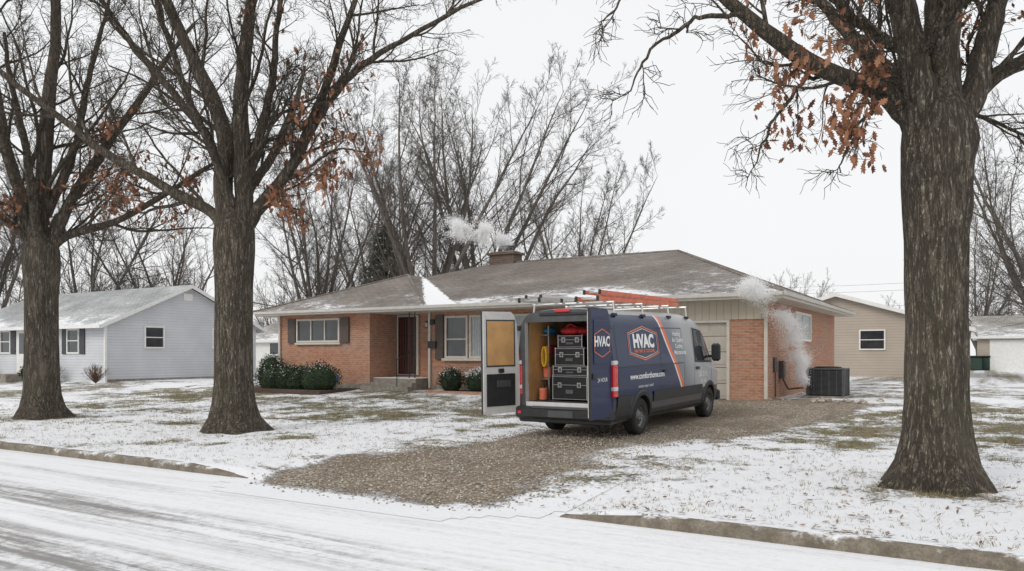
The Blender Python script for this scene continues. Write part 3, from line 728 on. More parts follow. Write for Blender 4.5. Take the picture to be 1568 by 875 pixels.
wd.box(-22.8,-22.42,21.13,21.19,2.1,3.02,'shutter'); wd.box(-20.08,-19.7,21.13,21.19,2.1,3.02,'shutter')
wd.box(-22.4,-20.1,21.10,21.19,2.04,2.11,'cream')
win(wd,'y',22.0,-1,-16.0,-15.05,1.55,3.0,mull=(),rails=(2.2,),frame='cream')
win(wd,'y',22.0,-1,-14.98,-12.5,1.55,3.0,frame='cream',glass='curtain')
wd.box(-16.1,-12.4,21.88,21.99,1.46,1.545,'cream')
for k in range(34):
    x=-14.88+k*.068; wd.cyl((x,21.985,1.63),(0,0,1),.026,1.29,'curtain',6)
wd.box(-14.5,-13.9,21.95,21.957,1.63,2.92,'glass')
wd.box(-16.42,-16.08,21.93,21.99,1.5,3.05,'shutter')
win(wd,'y',22.0,-1,-11.6,-10.2,1.75,3.0,mull=(-10.9,),frame='cream')
wd.box(-12.38,-12.1,21.93,21.99,1.5,3.05,'shutter')
win(wd,'x',-5.04,1,25.0,27.4,2.1,3.0,mull=(26.2,),rails=(),glass='curtain')
wd.finish('windows',H)
ed=MB()
ed.box(-18.72,-17.72,22.66,22.74,.92,3.12,'cream')
ed.box(-18.62,-17.82,22.62,22.655,.95,3.05,'dark_door')
for k in range(7): ed.box(-18.56+k*.115,-18.545+k*.115,22.595,22.617,1.0,3.0,'iron')
for z in (1.0,1.7,2.35,2.98): ed.box(-18.58,-17.85,22.597,22.616,z,z+.025,'iron')
ed.box(-17.35,-17.23,22.6,22.74,2.62,2.88,'iron'); ed.box(-17.33,-17.25,22.58,22.6,2.66,2.82,'cream')
ed.box(-16.62,-16.45,21.9,21.99,2.72,2.9,'iron'); ed.box(-16.68,-16.35,21.86,21.99,1.9,2.14,'iron')
ed.box(-18.74,-16.8,21.35,22.73,.4,.84,'concrete'); ed.box(-18.73,-16.7,21.0,21.349,.4,.70,'concrete'); ed.box(-18.72,-16.6,20.65,20.999,.4,.58,'concrete')
ed.box(-18.74,-16.8,21.36,22.72,.84,.855,'snow')
for x in (-17.15,-16.9): ed.box(x,x+.025,21.4,21.425,.85,3.13,'iron')
for k in range(9):
    z=.95+k*.24; ed.pipe([(-17.14,21.41,z),(-16.89,21.41,z+.12)],.008,'iron',4); ed.pipe([(-16.89,21.41,z+.12),(-17.14,21.41,z+.24)],.008,'iron',4)
ed.pipe([(-17.1,21.41,1.75),(-17.1,20.7,1.5),(-17.1,20.7,.5)],.015,'iron',6)
ed.finish('entry_door_and_stoop',H)
ch=MB(); ch.box(-17.15,-16.0,26.55,27.2,4.6,5.66,'brick_dark'); ch.box(-17.23,-15.92,26.47,27.28,5.66,5.75,'brick_dark'); ch.box(-17.1,-16.05,26.6,27.1,5.75,5.80,'concrete'); ch.cyl((-16.4,26.85,5.80),(0,0,1),.13,.16,'metal_dk',14); ch.box(-16.7,-16.1,26.65,27.05,5.98,6.01,'metal_dk')
ch.finish('chimney',H)
pp=MB()
pp.box(-5.03,-4.98,22.2,22.5,1.2,1.6,'metal_dk'); pp.pipe([(-5.0,22.35,1.2),(-5.0,22.35,.5)],.02,'metal_dk'); pp.box(-5.03,-4.9,22.9,23.15,1.0,1.5,'metal_dk'); pp.pipe([(-4.95,23.0,1.0),(-4.8,23.0,.7),(-4.4,23.1,.75)],.025,'copper'); pp.finish('utility_boxes',H)

N_=empty('gray_house'); g=MB(); xr=-33.6; xl=-47.; yf=20.5; yb=28.9; ym=24.7; ez=3.1; pk=5.0
g.face([(xl,yf,.2),(xr,yf,.2),(xr,yf,ez),(xl,yf,ez)],'gray_siding'); g.face([(xl,yb,.2),(xr,yb,.2),(xr,yb,ez),(xl,yb,ez)],'gray_siding')
for x in (xl,xr): g.face([(x,yf,.2),(x,yb,.2),(x,yb,ez),(x,ym,pk),(x,yf,ez)],'gray_siding')
g.finish('walls',N_); r=MB(); ov=.45; sl=(pk-ez)/(ym-yf)
for sgn,ya in ((1,yf-ov),(-1,yb+ov)):
    za=ez-sl*ov+.08; L=math.hypot(ym-ya,pk+.08-za)
    r.face([(xl-.4,ya,za),(xr+.35,ya,za),(xr+.35,ym,pk+.08),(xl-.4,ym,pk+.08)],'roof_gray',[(0,0),(14,0),(14,L),(0,L)])
    r.box(xl-.4,xr+.35,ya-.06*sgn,ya,za-.14,za+.01,'white')
    x=xr+.36; r.face([(x,ya,za-.17),(x,ym,pk-.1),(x,ym,pk+.09),(x,ya,za+.01)],'white')
    r.face([(xr+.0,ya,za-.02),(xr+.35,ya,za-.02),(xr+.35,ym,pk+.06),(xr,ym,pk+.06)],'white')
r.box(xr+.02,xr+.12,yf-.0,yf-.1,.3,ez-.1,'white'); r.pipe([(xr+.07,yf-.05,ez-.1),(xr+.1,yf-.4,ez-.1)],.04,'white')
r.box(xr-.3,xr+.03,yf+.01,yb,.2,.55,'concrete'); r.finish('roof_and_trim',N_)
w=MB()
win(w,'x',xr,1,22.35,23.4,1.95,3.0,rails=(2.47,)); win(w,'x',xr,1,26.1,27.0,1.95,3.0,rails=(2.47,)); w.box(xr+.005,xr+.04,24.45,24.95,4.3,4.65,'white')
for x0 in (-36.6,-42.6): 
    win(w,'y',yf,-1,x0,x0+1.0,1.7,2.85,rails=(2.3,)); w.box(x0-.42,x0-.04,yf-.05,yf-.005,1.68,2.87,'shutter_dk'); w.box(x0+1.04,x0+1.42,yf-.05,yf-.005,1.68,2.87,'shutter_dk')
w.box(-41.0,-39.9,yf-.06,yf-.005,.75,2.95,'white'); w.box(-40.75,-40.15,yf-.075,yf-.06,1.7,2.7,'glass'); w.box(-40.95,-39.95,yf-.09,yf-.06,.8,.9,'white'); w.box(-41.4,-39.5,yf-1.3,yf-.1,.3,.72,'concrete')
w.finish('windows_and_door',N_)
def gable_house(name,x0,x1,y0,y1,ez,pk,wall,roofm,ridge='x',extra=None):
    e=empty(name); b=MB(); 
    if ridge=='y':
        xm=(x0+x1)/2; s=(pk-ez)/(xm-x0); o=.4
        for y in (y0,y1): b.face([(x0,y,.2),(x1,y,.2),(x1,y,ez),(xm,y,pk),(x0,y,ez)],wall)
        for x in (x0,x1): b.face([(x,y0,.2),(x,y1,.2),(x,y1,ez),(x,y0,ez)],wall)
        for xa in (x0-o,x1+o):
            za=ez-s*o+.07; L=math.hypot(xm-xa,pk-za)
            b.face([(xa,y0-o,za),(xa,y1+o,za),(xm,y1+o,pk+.07),(xm,y0-o,pk+.07)],roofm,[(0,0),(y1-y0,0),(y1-y0,L),(0,L)])
            b.face([(xa,y0-o-.02,za-.2),(xm,y0-o-.02,pk-.13),(xm,y0-o-.02,pk+.08),(xa,y0-o-.02,za+.02)],'white')
            b.box(xa-.05,xa+.05,y0-o,y1+o,za-.2,za,'white')
    else:
        ym=(y0+y1)/2; s=(pk-ez)/(ym-y0); o=.4
        for x in (x0,x1): b.face([(x,y0,.2),(x,y1,.2),(x,y1,ez),(x,ym,pk),(x,y0,ez)],wall)
        for y in (y0,y1): b.face([(x0,y,.2),(x1,y,.2),(x1,y,ez),(x0,y,ez)],wall)
        for ya in (y0-o,y1+o):
            za=ez-s*o+.07; L=math.hypot(ym-ya,pk-za)
            b.face([(x0-o,ya,za),(x1+o,ya,za),(x1+o,ym,pk+.07),(x0-o,ym,pk+.07)],roofm,[(0,0),(x1-x0,0),(x1-x0,L),(0,L)])
            b.box(x0-o,x1+o,ya-.04,ya+.04,za-.2,za,'white')
    if extra: extra(b)
    b.finish('structure',e); return e
gable_house('beige_house',-13.2,-.9,46,58,3.05,4.95,'beige_siding','roof_beige','y',lambda b:(win(b,'y',46,-1,-5.9,-4.6,1.9,3.0,rails=(2.45,)),win(b,'y',46,-1,-2.9,-1.8,1.9,3.0)))
def gar(b):
    b.box(.2,3.6,67.9,67.98,.45,2.7,'white'); b.box(.1,3.7,67.93,67.99,2.7,2.8,'cream')
gable_house('white_garage',-.6,6.,68,76,3.1,4.6,'beige_siding','roof_beige','x',gar)
gable_house('white_house',-57,-45,48,56,3.0,4.8,'white','roof_beige','x',lambda b:(win(b,'y',48,-1,-50,-48.8,1.6,2.7),win(b,'y',48,-1,-54,-52.8,1.6,2.7)))
gable_house('tan_house',12,26,58,68,3.0,5.,'beige_siding','roof_beige','x',lambda b:(win(b,'y',58,-1,14,15.5,1.6,2.8),win(b,'y',58,-1,18,19.5,1.6,2.8)))

A=MB(); ax0,ax1,ay0,ay1,az=-4.35,-3.35,23.2,24.15,.46
A.box(ax0-.08,ax1+.08,ay0-.08,ay1+.08,az-.1,az+.06,'concrete')
A.box(ax0+.03,ax1-.03,ay0+.03,ay1-.03,az+.06,az+.80,'black_pl',.02)
for k in range(20):
    z=az+.11+k*.033; A.box(ax0,ax1,ay0,ay1,z,z+.012,'metal_dk')
for x in (ax0,ax1-.06):
    for y in (ay0,ay1-.06): A.box(x-.004,x+.064,y-.004,y+.064,az+.06,az+.8,'metal_dk')
for k in range(1,5): A.box(ax0+k*.2-.01,ax0+k*.2+.01,ay0-.004,ay0+.01,az+.08,az+.78,'metal_dk')
A.box(ax0-.01,ax1+.01,ay0-.01,ay1+.01,az+.79,az+.84,'metal_dk',.012); A.cyl(((ax0+ax1)/2,(ay0+ay1)/2,az+.84),(0,0,1),.36,.03,'black_pl',28)
for r_ in (.1,.2,.3): A.cyl(((ax0+ax1)/2,(ay0+ay1)/2,az+.87),(0,0,1),r_,.008,'metal_dk',24,cap=False)
A.finish('air_conditioner_unit')
S=MB()
for k in range(20):
    x=-4.9+rng.random()*2.6; y=21.0+rng.random()*1.3; r_=rng.uniform(.05,.12); S.ball((x,y,.46+r_*.3),(r_,r_*.8,r_*.6),'stone',7,5)
S.finish('edging_rocks')
Bn=MB()
for i,(px,d) in enumerate(((1494,58),(1506,58.5))):
    t=(px-784)/1200; c=d*(F+t*R)
    Bn.box(c[0]-.42,c[0]+.42,c[1]-.45,c[1]+.45,.45,1.45,'green_bin',.08); Bn.box(c[0]-.46,c[0]+.46,c[1]-.5,c[1]+.5,1.45,1.56,'black_pl',.03)
Bn.finish('wheelie_bins')
U=MB()
for z0,dx in ((9.2,0),(8.6,.3),(7.2,.1)):
    pts=[]
    for i in range(13):
        t=i/12; x=-60+100*t; y=78+dx; z=z0-1.2*math.sin(math.pi*t)**1; pts.append((x,y,z))
    U.pipe(pts,.014,'metal_dk',4)
for x in (-60,40): U.cyl((x,78,0),(0,0,1),.14,9.8,'bark_hazed',10,.1); U.box(x-.9,x+.9,77.9,78.1,9.1,9.25,'bark_hazed')
U.finish('utility_lines')
Gg=MB(); Gg.cyl((-19.2,20.0,.4),(0,0,1),.05,.35,'concrete',10,.035); Gg.ball((-19.2,20.,.86),.13,'globe'); Gg.finish('gazing_globe')

def shrub(name,parts,snow=.12,n=2600,size=.035):
    core=MB(); Vv=[];Mi=[]
    for (cx,cy,cz,rx_,ry_,rz_) in parts:
        core.ball((cx,cy,cz),(rx_*.8,ry_*.8,rz_*.82),'shrubleaf',16,10)
        u=norm(rng.normal(size=(n,3))); u[:,2]=np.abs(u[:,2])*rng.choice([1,1,1,-.6],n)
        nn=np.array([mnoise.noise(Vector(tuple(q*3+cx))) for q in u]); s=rng.uniform(.72,1.03,n)*(1+.25*nn)
        P=np.array([cx,cy,cz])+u*s[:,None]*np.array([rx_,ry_,rz_])
        d0=norm(u+rng.normal(0,.6,(n,3))); q=norm(np.cross(d0,rng.normal(size=(n,3))))
        L=rng.uniform(.6,1.4,n)[:,None]*size; W=L*.45
        Vv.append(np.stack([P-d0*L*.2,P+q*W+d0*L*.5,P+d0*L*1.2,P-q*W+d0*L*.5],1).reshape(-1,3))
        pr=snow*np.clip(u[:,2]*2.2-.5,0,1)*(1+nn*2)
        Mi.append((rng.random(n)<pr).astype(int))
    Vv=np.concatenate(Vv); Mi=np.concatenate(Mi)
    ob=np_mesh(name,Vv,np.arange(len(Vv)).reshape(-1,4),['shrubleaf','snow'],midx=Mi); c=core.finish('core'); c.parent=ob
shrub('boxwood_hedge',[(-21.9,19.7,.74,.80,.6,.55),(-21.2,19.75,.76,.75,.6,.55),(-20.7,19.75,.72,.6,.6,.52)],.07)
shrub('boxwood_shrub',[(-19.75,19.7,.80,.88,.65,.6)],.06,3200)
shrub('boxwood_shrub',[(-23.1,20.6,.95,.5,.5,.75)],.08)
shrub('boxwood_shrub',[(-15.2,21.2,.76,.46,.4,.46)],.15,2000); shrub('boxwood_shrub',[(-14.1,21.2,.76,.5,.4,.48)],.6,2200); shrub('boxwood_shrub',[(-12.6,21.2,.82,.5,.4,.55)],.15,2000)
shrub('boxwood_shrub',[(-11.2,21.2,.75,.5,.4,.5)],.3,2000)
mb=MB()
mb.box(-23.9,-19.0,19.0,21.15,.3,.468,'mulch'); mb.box(-15.6,-9.4,20.6,21.95,.3,.47,'mulch'); mb.box(-15.7,-9.3,20.5,20.6,.35,.50,'brick'); mb.finish('mulch_beds')
def twig_bush(name,x,y,h):
    g=np.random.default_rng(int(abs(x*10))); n=26; b=np.zeros((n,2,3)); b[:,0]=(x,y,.4); b[:,1]=(x,y,.5)
    a,r=spawn(b,np.full((n,2),.012),2,.3,.9,(5,55),1,7,.03,.12,1,.006,g,lmin=h); a2,r2=spawn(a,r,6,.2,1,(20,50),.4,4,.02,.15,.8,.005,g)
    Vv,Ff=tubes([(a,r,3),(a2,r2,3)]); 
    np_mesh(name,Vv,Ff,['bush'])
for x in (-33.0,-36.9,-38.3,-43.,-44.5): twig_bush('bare_shrub',x,19.9 if x<-34 else 19.7,.7)
shrub('evergreen_shrub',[(-38.0,19.6,.75,.5,.5,.45)],.2,1200,.05)

# ------------------------------------------------------------ van
yaw=math.radians(-2.4)
VAN=empty('cargo_van',(-6.66,12.87,.135),(math.radians(1.2),0,yaw))
prof=[(.30,.90),(.38,.97),(.55,1.0),(.95,1.03),(1.30,1.03),(2.05,.935),(2.18,.90),(2.28,.83),(2.345,.72),(2.38,.55),(2.40,.3),(2.405,0.)]
PZ=[p[0] for p in prof];PW=[p[1] for p in prof]
pa=np.array([(w,z) for z,w in prof]); sg=np.concatenate([[0],np.cumsum(np.linalg.norm(np.diff(pa,axis=0),axis=1))])
NP=44; ss=np.linspace(0,sg[-1],NP); PR=np.stack([np.interp(ss,sg,pa[:,0]),np.interp(ss,sg,pa[:,1])],1)
def ztop(y): return float(np.interp(y,[0,.15,3.9,4.3,4.55,4.8,5.35,5.55,5.85,5.98],[2.385,2.405,2.40,2.36,2.27,2.07,1.48,1.36,1.14,.95]))
def wsc(y): return float(np.interp(y,[0,4.6,5.1,5.5,5.8,5.98],[1,1,.985,.95,.88,.76]))
def sect(y,w,z):
    zt=ztop(y); z2=z if z<1.0 else 1.0+(z-1.0)*(zt-1.0)/(2.405-1.0)
    if zt<1.0 and z>.8: z2=.8+(z-.8)*(zt-.8)/(2.405-.8)
    return w*wsc(y),z2
def side_x(y,z):
    zt=ztop(y); zz=z if z<1. else 1.+(z-1.)*1.405/(zt-1.)
    return float(np.interp(zz,PZ,PW))*wsc(y)
WY=(1.20,4.95); WR=.355
B=MB(); yst=np.concatenate([np.linspace(0,4.2,86),np.linspace(4.25,5.98,48)])
rows=[]
for y in yst:
    half=[sect(y,w,z) for w,z in PR]
    rows.append([(w,y,z) for w,z in half]+[(-w,y,z) for w,z in half[::-1][1:]])
for i in range(len(rows)-1):
    a,b=rows[i],rows[i+1]
    for k in range(len(a)-1):
        cy=(a[k][1]+b[k][1])/2; cz=(a[k][2]+a[k+1][2]+b[k][2])/3; cx=abs(a[k][0]+a[k+1][0])/2
        if cx>.6 and any((cy-w_)**2+(cz-.36)**2<.435**2 for w_ in WY): continue
        B.face([a[k],b[k],b[k+1],a[k+1]],'wrap',smooth=True)
B.face(rows[-1],'wrap'); B.finish('body_shell',VAN,weld=True)
Fm=MB(); ro=rows[0]; inn=[]
for (x,y,z) in ro:
    s=1 if x>=0 else -1; inn.append((s*min(abs(x),.83),0.,min(max(z,.60),2.16)))
mid=[(a[0]*.985,-.025,a[2] if a[2]<2.3 else a[2]-.015) for a in ro]
for k in range(len(ro)-1):
    Fm.face([ro[k],ro[k+1],mid[k+1],mid[k]],'navy',smooth=True)
    i2=[(p[0],-.02,p[2]) for p in (inn[k],inn[k+1])]
    Fm.face([mid[k],mid[k+1],i2[1],i2[0]],'metal_dk')
    i3=[(p[0],.1,p[2]) for p in (inn[k],inn[k+1])]
    Fm.face([i2[0],i2[1],i3[1],i3[0]],'vanwhite')
Fm.box(-.82,.82,-.02,.03,.56,.66,'vanwhite')
Fm.finish('rear_frame',VAN)
I=MB()
I.face([(-.84,.08,.66),(.84,.08,.66),(.84,4.0,.66),(-.84,4.0,.66)],'metal_dk')
for s in (-1,1): I.face([(s*.84,.08,.6),(s*.84,4,.6),(s*.80,4,2.17),(s*.80,.08,2.17)],'ply' if s<0 else 'liner')
I.face([(-.84,3.0,.6),(.84,3.0,.6),(.8,3.0,2.17),(-.8,3.0,2.17)],'liner'); I.face([(-.82,.08,2.17),(.82,.08,2.17),(.82,4,2.17),(-.82,4,2.17)],'liner')
for z in (1.05,1.5,1.9): I.box(-.82,-.62,.5,2.8,z,z+.03,'case_edge'); I.box(.55,.82,.25,2.8,z,z+.03,'case_edge')
for y in (.5,1.3,2.1): I.box(-.64,-.61,y,y+.03,.66,2.1,'case_edge'); I.box(.54,.57,y,y+.03,.66,2.1,'case_edge')
I.finish('cargo_interior',VAN)
C=MB()
def case(x0,x1,y0,y1,z0,z1):
    C.box(x0,x1,y0,y1,z0,z1,'case',.012); e=.009
    for z in (z0,z1-e): C.box(x0-.004,x1+.004,y0-.006,y0+.01,z,z+e,'case_edge')
    for x in (x0,x1-e): C.box(x-.004,x+e+.004,y0-.006,y0+.01,z0,z1,'case_edge')
    zm=z0+(z1-z0)*.62; C.box(x0,x1,y0-.005,y0,zm,zm+.008,'case_edge')
    for x in (x0+.16*(x1-x0),x0+.72*(x1-x0)): C.box(x,x+.08,y0-.012,y0,zm-.045,zm+.05,'case_edge'); C.box(x+.02,x+.06,y0-.018,y0-.012,zm-.03,zm+.03,'metal_dk')
    C.box((x0+x1)/2-.08,(x0+x1)/2+.08,y0-.014,y0,z0+(z1-z0)*.25,z0+(z1-z0)*.42,'metal_dk')
    for x in (x0,x1):
        for z in (z0,z1): C.ball((x,y0+.01,z),.02,'case_edge',8,6)
    C.box(x0-.005,x0+.01,y0,y1,z1-e,z1+.002,'case_edge'); C.box(x1-.01,x1+.005,y0,y1,z1-e,z1+.002,'case_edge')
case(-.42,.32,.30,1.0,.70,1.13); case(-.42,.32,.32,1.0,1.15,1.32); case(-.38,.24,.34,.95,1.34,1.66); case(-.34,.18,.38,.95,1.68,1.90)
case(-.30,.4,1.1,1.8,.7,1.3)
C.finish('equipment_cases',VAN)
X=MB()
X.ball((-.12,.55,1.99),(.24,.2,.09),'red',14,8); X.ball((.1,.6,1.98),(.14,.16,.08),'red'); X.pipe([(-.25,.5,2.05),(-.12,.45,2.12),(.02,.5,2.05)],.015,'red')
for k in range(3):
    pts=[(-.68+.0+.05*math.cos(a),.42+k*.04,1.5+.19*math.sin(a)) for a in np.linspace(0,2*math.pi,17)]; X.pipe(pts,.016,'yellow',6)
X.box(-.76,-.6,.5,.8,1.08,1.3,'orange',.02); X.box(-.78,-.62,.55,.85,1.53,1.72,'red',.02); X.cyl((-.66,.35,.68),(0,0,1),.08,.22,'orange',14); X.cyl((-.66,.35,.90),(0,0,1),.03,.06,'black_pl',10)
X.box(.58,.78,.28,.6,1.53,1.86,'blue',.04); X.box(.6,.8,.28,.6,1.08,1.2,'orange',.02); X.box(.6,.78,.28,.55,.68,1.02,'red',.03); X.box(.6,.78,.7,1.0,1.08,1.4,'metal_dk',.02)
X.cyl((.46,.4,.68),(0,0,1),.07,.5,'metal_dk',14); X.pipe([(.42,.3,.7),(.42,.3,1.75),(.52,.3,1.75),(.52,.3,.7)],.014,'red',6)
X.ball((-.7,.7,2.0),(.1,.2,.08),'blue')
X.finish('tools_and_bags',VAN)
def door(name,hx,ang,side):
    D=MB(); Wd=.86; th=.055
    def xo(z): return float(np.interp(z,[.45,1.3,2.1,2.3,2.36],[0,0,.06,.12,.2]))
    zs_=np.concatenate([np.linspace(.46,2.1,12),[2.2,2.28,2.33,2.36]])
    for a,b in zip(zs_[:-1],zs_[1:]):
        xa,xb=xo(a)*side,xo(b)*side; W_=Wd*side
        D.face([(xa,0,a),(W_,0,a),(W_,0,b),(xb,0,b)],'navy' ,smooth=False)
        D.face([(xa,th,a),(W_,th,a),(W_,th,b),(xb,th,b)],'vanwhite')
        D.face([(xa,0,a),(xa,th,a),(xb,th,b),(xb,0,b)],'vanwhite'); D.face([(W_,0,a),(W_,th,a),(W_,th,b),(W_,0,b)],'black_pl')
    D.face([(0,0,.46),(Wd*side,0,.46),(Wd*side,th,.46),(0,th,.46)],'vanwhite'); D.face([(xo(2.36)*side,0,2.36),(Wd*side,0,2.36),(Wd*side,th,2.36),(xo(2.36)*side,th,2.36)],'vanwhite')
    x0,x1=sorted((.14*side,.76*side))
    D.box(x0,x1,th,th+.012,1.36,2.18,'ply',.004); 
    D.box(x0-.03,x1+.03,th,th+.006,1.33,2.21,'metal_dk')
    D.box(x0-.02,x1+.02,th,th+.02,.60,1.2,'black_pl',.008); D.box(x0+.1,x1-.2,th+.02,th+.035,.95,1.08,'metal_dk',.005)
    D.box(x0+.25,x1-.25,th,th+.04,1.22,1.3,'black_pl',.01)
    D.box(*sorted((.79*side,.85*side)),th,th+.015,.5,2.3,'vanwhite')
    D.box(x0,x1,-.012,0,1.4,2.15,'navy',.004); D.box(*sorted((.7*side,.82*side)),-.03,0,1.15,1.25,'black_pl',.01)
    for z in (.75,1.35,2.0): D.box(*sorted((-.07*side,.03*side)),.0,.05,z,z+.1,'metal_dk',.008)
    for z in (.62,1.0,1.4): D.box(*sorted((-.012*side,-.002*side)),.005,.05,z,z+.22,'tail')
    o=D.finish(name,VAN); o.location=(hx,-.03,0); o.rotation_euler=(0,0,ang); return o
dl=door('rear_door_a',-.99,math.radians(-109),1)
dr=door('rear_door_b',.99,math.radians(93),-1)
Z=MB()
Z.box(-1.0,1.0,-.15,.12,.36,.58,'black_pl',.035); Z.box(-.6,.6,-.17,-.14,.55,.60,'metal_dk',.01); Z.box(-.97,.97,-.05,.1,.28,.37,'black_pl',.02)
Z.box(-.26,.26,-.157,-.15,.40,.52,'metal_dk'); 
for s in (-1,1):
    Z.box(*sorted((s*.90,s*1.045)),-.045,.13,.78,1.36,'tail',.02); Z.box(*sorted((s*.905,s*1.05)),-.05,.12,1.36,1.44,'vanwhite',.015); Z.box(*sorted((s*.90,s*1.048)),-.047,.12,.90,.98,'vanwhite',.01)
    Z.box(*sorted((s*.86,s*.93)),-.152,-.14,.44,.5,'tail')
Z.box(-.16,.16,-.06,.02,2.33,2.39,'tail',.012); Z.box(-.5,.5,-.05,.06,2.27,2.325,'black_pl',.012)
def strip(y0,y1,z0,z1,off,mat,ny=10,nz_=4,sides=(1,-1)):
    for s in sides:
        gp=[[(s*(side_x(y,z)+off),y,z) for z in np.linspace(z0,z1,nz_+1)] for y in np.linspace(y0,y1,ny+1)]
        for i in range(ny):
            for k in range(nz_): Z.face([gp[i][k],gp[i+1][k],gp[i+1][k+1],gp[i][k+1]],mat,smooth=True)
        for i in range(ny):
            for k in (0,nz_):
                a=gp[i][k];b=gp[i+1][k]; Z.face([a,b,(b[0]-s*off*1.2,b[1],b[2]),(a[0]-s*off*1.2,a[1],a[2])],mat)
strip(1.72,4.42,.60,.80,.022,'black_pl',16,3); strip(.12,.68,.60,.80,.022,'black_pl',4,3)
strip(1.7,4.42,.32,.46,.012,'black_pl',10,2); strip(.1,.7,.34,.6,.012,'black_pl',4,3); strip(5.35,5.9,.34,.62,.014,'black_pl',6,3)
for y in (.16,2.1,3.35,3.95,5.05): strip(y,y+.012,.62,2.05 if y<4.5 else 1.45,.0025,'iron',1,10)
strip(2.1,3.35,2.03,2.045,.003,'iron',10,1); strip(3.35,5.05,.62,.632,.003,'iron',10,1); strip(.2,3.3,1.30,1.315,.006,'black_pl',14,1,(1,))
strip(2.2,2.36,1.14,1.2,.025,'black_pl',2,1); strip(4.02,4.2,1.14,1.2,.025,'black_pl',2,1)
strip(3.45,3.7,.95,1.15,.003,'wrap',2,1)
def quadpatch(c,off,mat,n=10,sides=(1,-1)):
    for s in sides:
        g=[[None]*(n+1) for _ in range(n+1)]
        for i in range(n+1):
            for k in range(n+1):
                u,v=i/n,k/n; y=(1-u)*(1-v)*c[0][0]+u*(1-v)*c[1][0]+u*v*c[2][0]+(1-u)*v*c[3][0]; z=(1-u)*(1-v)*c[0][1]+u*(1-v)*c[1][1]+u*v*c[2][1]+(1-u)*v*c[3][1]
                g[i][k]=(s*(side_x(y,z)+off),y,z)
        for i in range(n):
            for k in range(n): Z.face([g[i][k],g[i+1][k],g[i+1][k+1],g[i][k+1]],mat,smooth=True)
quadpatch([(3.98,1.30),(5.22,1.26),(4.72,1.98),(4.02,2.06)],.004,'black_pl'); quadpatch([(4.03,1.34),(5.12,1.31),(4.68,1.93),(4.07,2.01)],.008,'glass')
for i in range(10):
    for k in range(10):
        def ws(u,v):
            y=4.66+.66*v; zt=ztop(y)+.006; x=(-.78+1.56*u)*(1+.08*v); return (x,y+.004,zt-abs(u-.5)**3*.12)
        Z.face([ws(i/10,k/10),ws((i+1)/10,k/10),ws((i+1)/10,(k+1)/10),ws(i/10,(k+1)/10)],'glass',smooth=True)
Z.box(-.55,.55,5.95,6.0,.62,.9,'black_pl',.01); Z.box(-.9,.9,5.86,6.02,.34,.58,'black_pl',.03)
for s in (-1,1): Z.box(*sorted((s*.58,s*.86)),5.72,5.93,.86,1.06,'glass',.03)
for s in (-1,1):
    Z.box(*sorted((s*1.0,s*1.14)),4.84,4.90,1.38,1.44,'black_pl',.01); Z.box(*sorted((s*1.10,s*1.30)),4.78,4.92,1.30,1.70,'black_pl',.045)
    Z.box(*sorted((s*1.12,s*1.28)),4.772,4.78,1.34,1.66,'glass')
for s in (-1,1):
    for wy in WY:
        n=28; ang=np.linspace(-.08*math.pi,1.08*math.pi,n+1)
        def ap(r,a,off):
            y=wy+r*math.cos(a); z=max(.30,.36+r*math.sin(a)); return (s*(side_x(y,min(z,1.))+off),y,z)
        for i in range(n):
            a,b=ang[i],ang[i+1]
            Z.face([ap(.50,a,.004),ap(.50,b,.004),ap(.47,b,.03),ap(.47,a,.03)],'black_pl',smooth=True)
            Z.face([ap(.47,a,.03),ap(.47,b,.03),ap(.40,b,.026),ap(.40,a,.026)],'black_pl',smooth=True)
            p,q=ap(.40,a,.026),ap(.40,b,.026)
            Z.face([p,q,(s*.62,q[1],q[2]),(s*.62,p[1],p[2])],'iron',smooth=True)
        Z.face([(s*.62,wy+.5*math.cos(a),max(.2,.36+.5*math.sin(a))) for a in ang],'iron')
Z.box(-.6,.6,.1,5.7,.26,.32,'iron')
Z.pipe([(.35,-.02,.30),(.35,.6,.30)],.03,'metal_dk',10)
Z.finish('body_details',VAN)
Wh=MB()
for s in (-1,1):
    for wy in WY:
        def rng_(prof_,mat,n=36):
            for (r0,x0),(r1,x1) in zip(prof_[:-1],prof_[1:]):
                for i in range(n):
                    a,b=2*math.pi*i/n,2*math.pi*(i+1)/n
                    Wh.face([(s*x0,wy+r0*math.cos(a),WR+r0*math.sin(a)),(s*x0,wy+r0*math.cos(b),WR+r0*math.sin(b)),(s*x1,wy+r1*math.cos(b),WR+r1*math.sin(b)),(s*x1,wy+r1*math.cos(a),WR+r1*math.sin(a))],mat,smooth=True)
        rng_([(.21,.985),(.235,.995),(.30,.997),(.335,.985),(.355,.955),(.355,.79),(.33,.76),(.2,.76)],'rubber')
        rng_([(.225,.992),(.215,.985),(.205,.94),(.17,.915),(.12,.93),(.085,.965),(.06,.975),(0.001,.978)],'wheel')
        for k in range(10):
            a=2*math.pi*k/10; Wh.cyl((s*.925,wy+.145*math.cos(a),WR+.145*math.sin(a)),(s,0,0),.022,.006,'iron',8)
        for k in range(5):
            a=2*math.pi*k/5+.2; Wh.cyl((s*.965,wy+.065*math.cos(a),WR+.065*math.sin(a)),(s,0,0),.01,.02,'alu',6)
Wh.finish('wheels',VAN)
Rk=MB()
for y in (.35,1.6,2.9,3.9):
    Rk.pipe([(-.86,y,2.50),(.86,y,2.50)],.022,'alu',8)
    for s in (-1,1): Rk.pipe([(s*.84,y,2.50),(s*.86,y,2.28)],.02,'alu',8); Rk.box(s*.86-.04,s*.86+.04,y-.06,y+.06,2.24,2.30,'black_pl',.01)
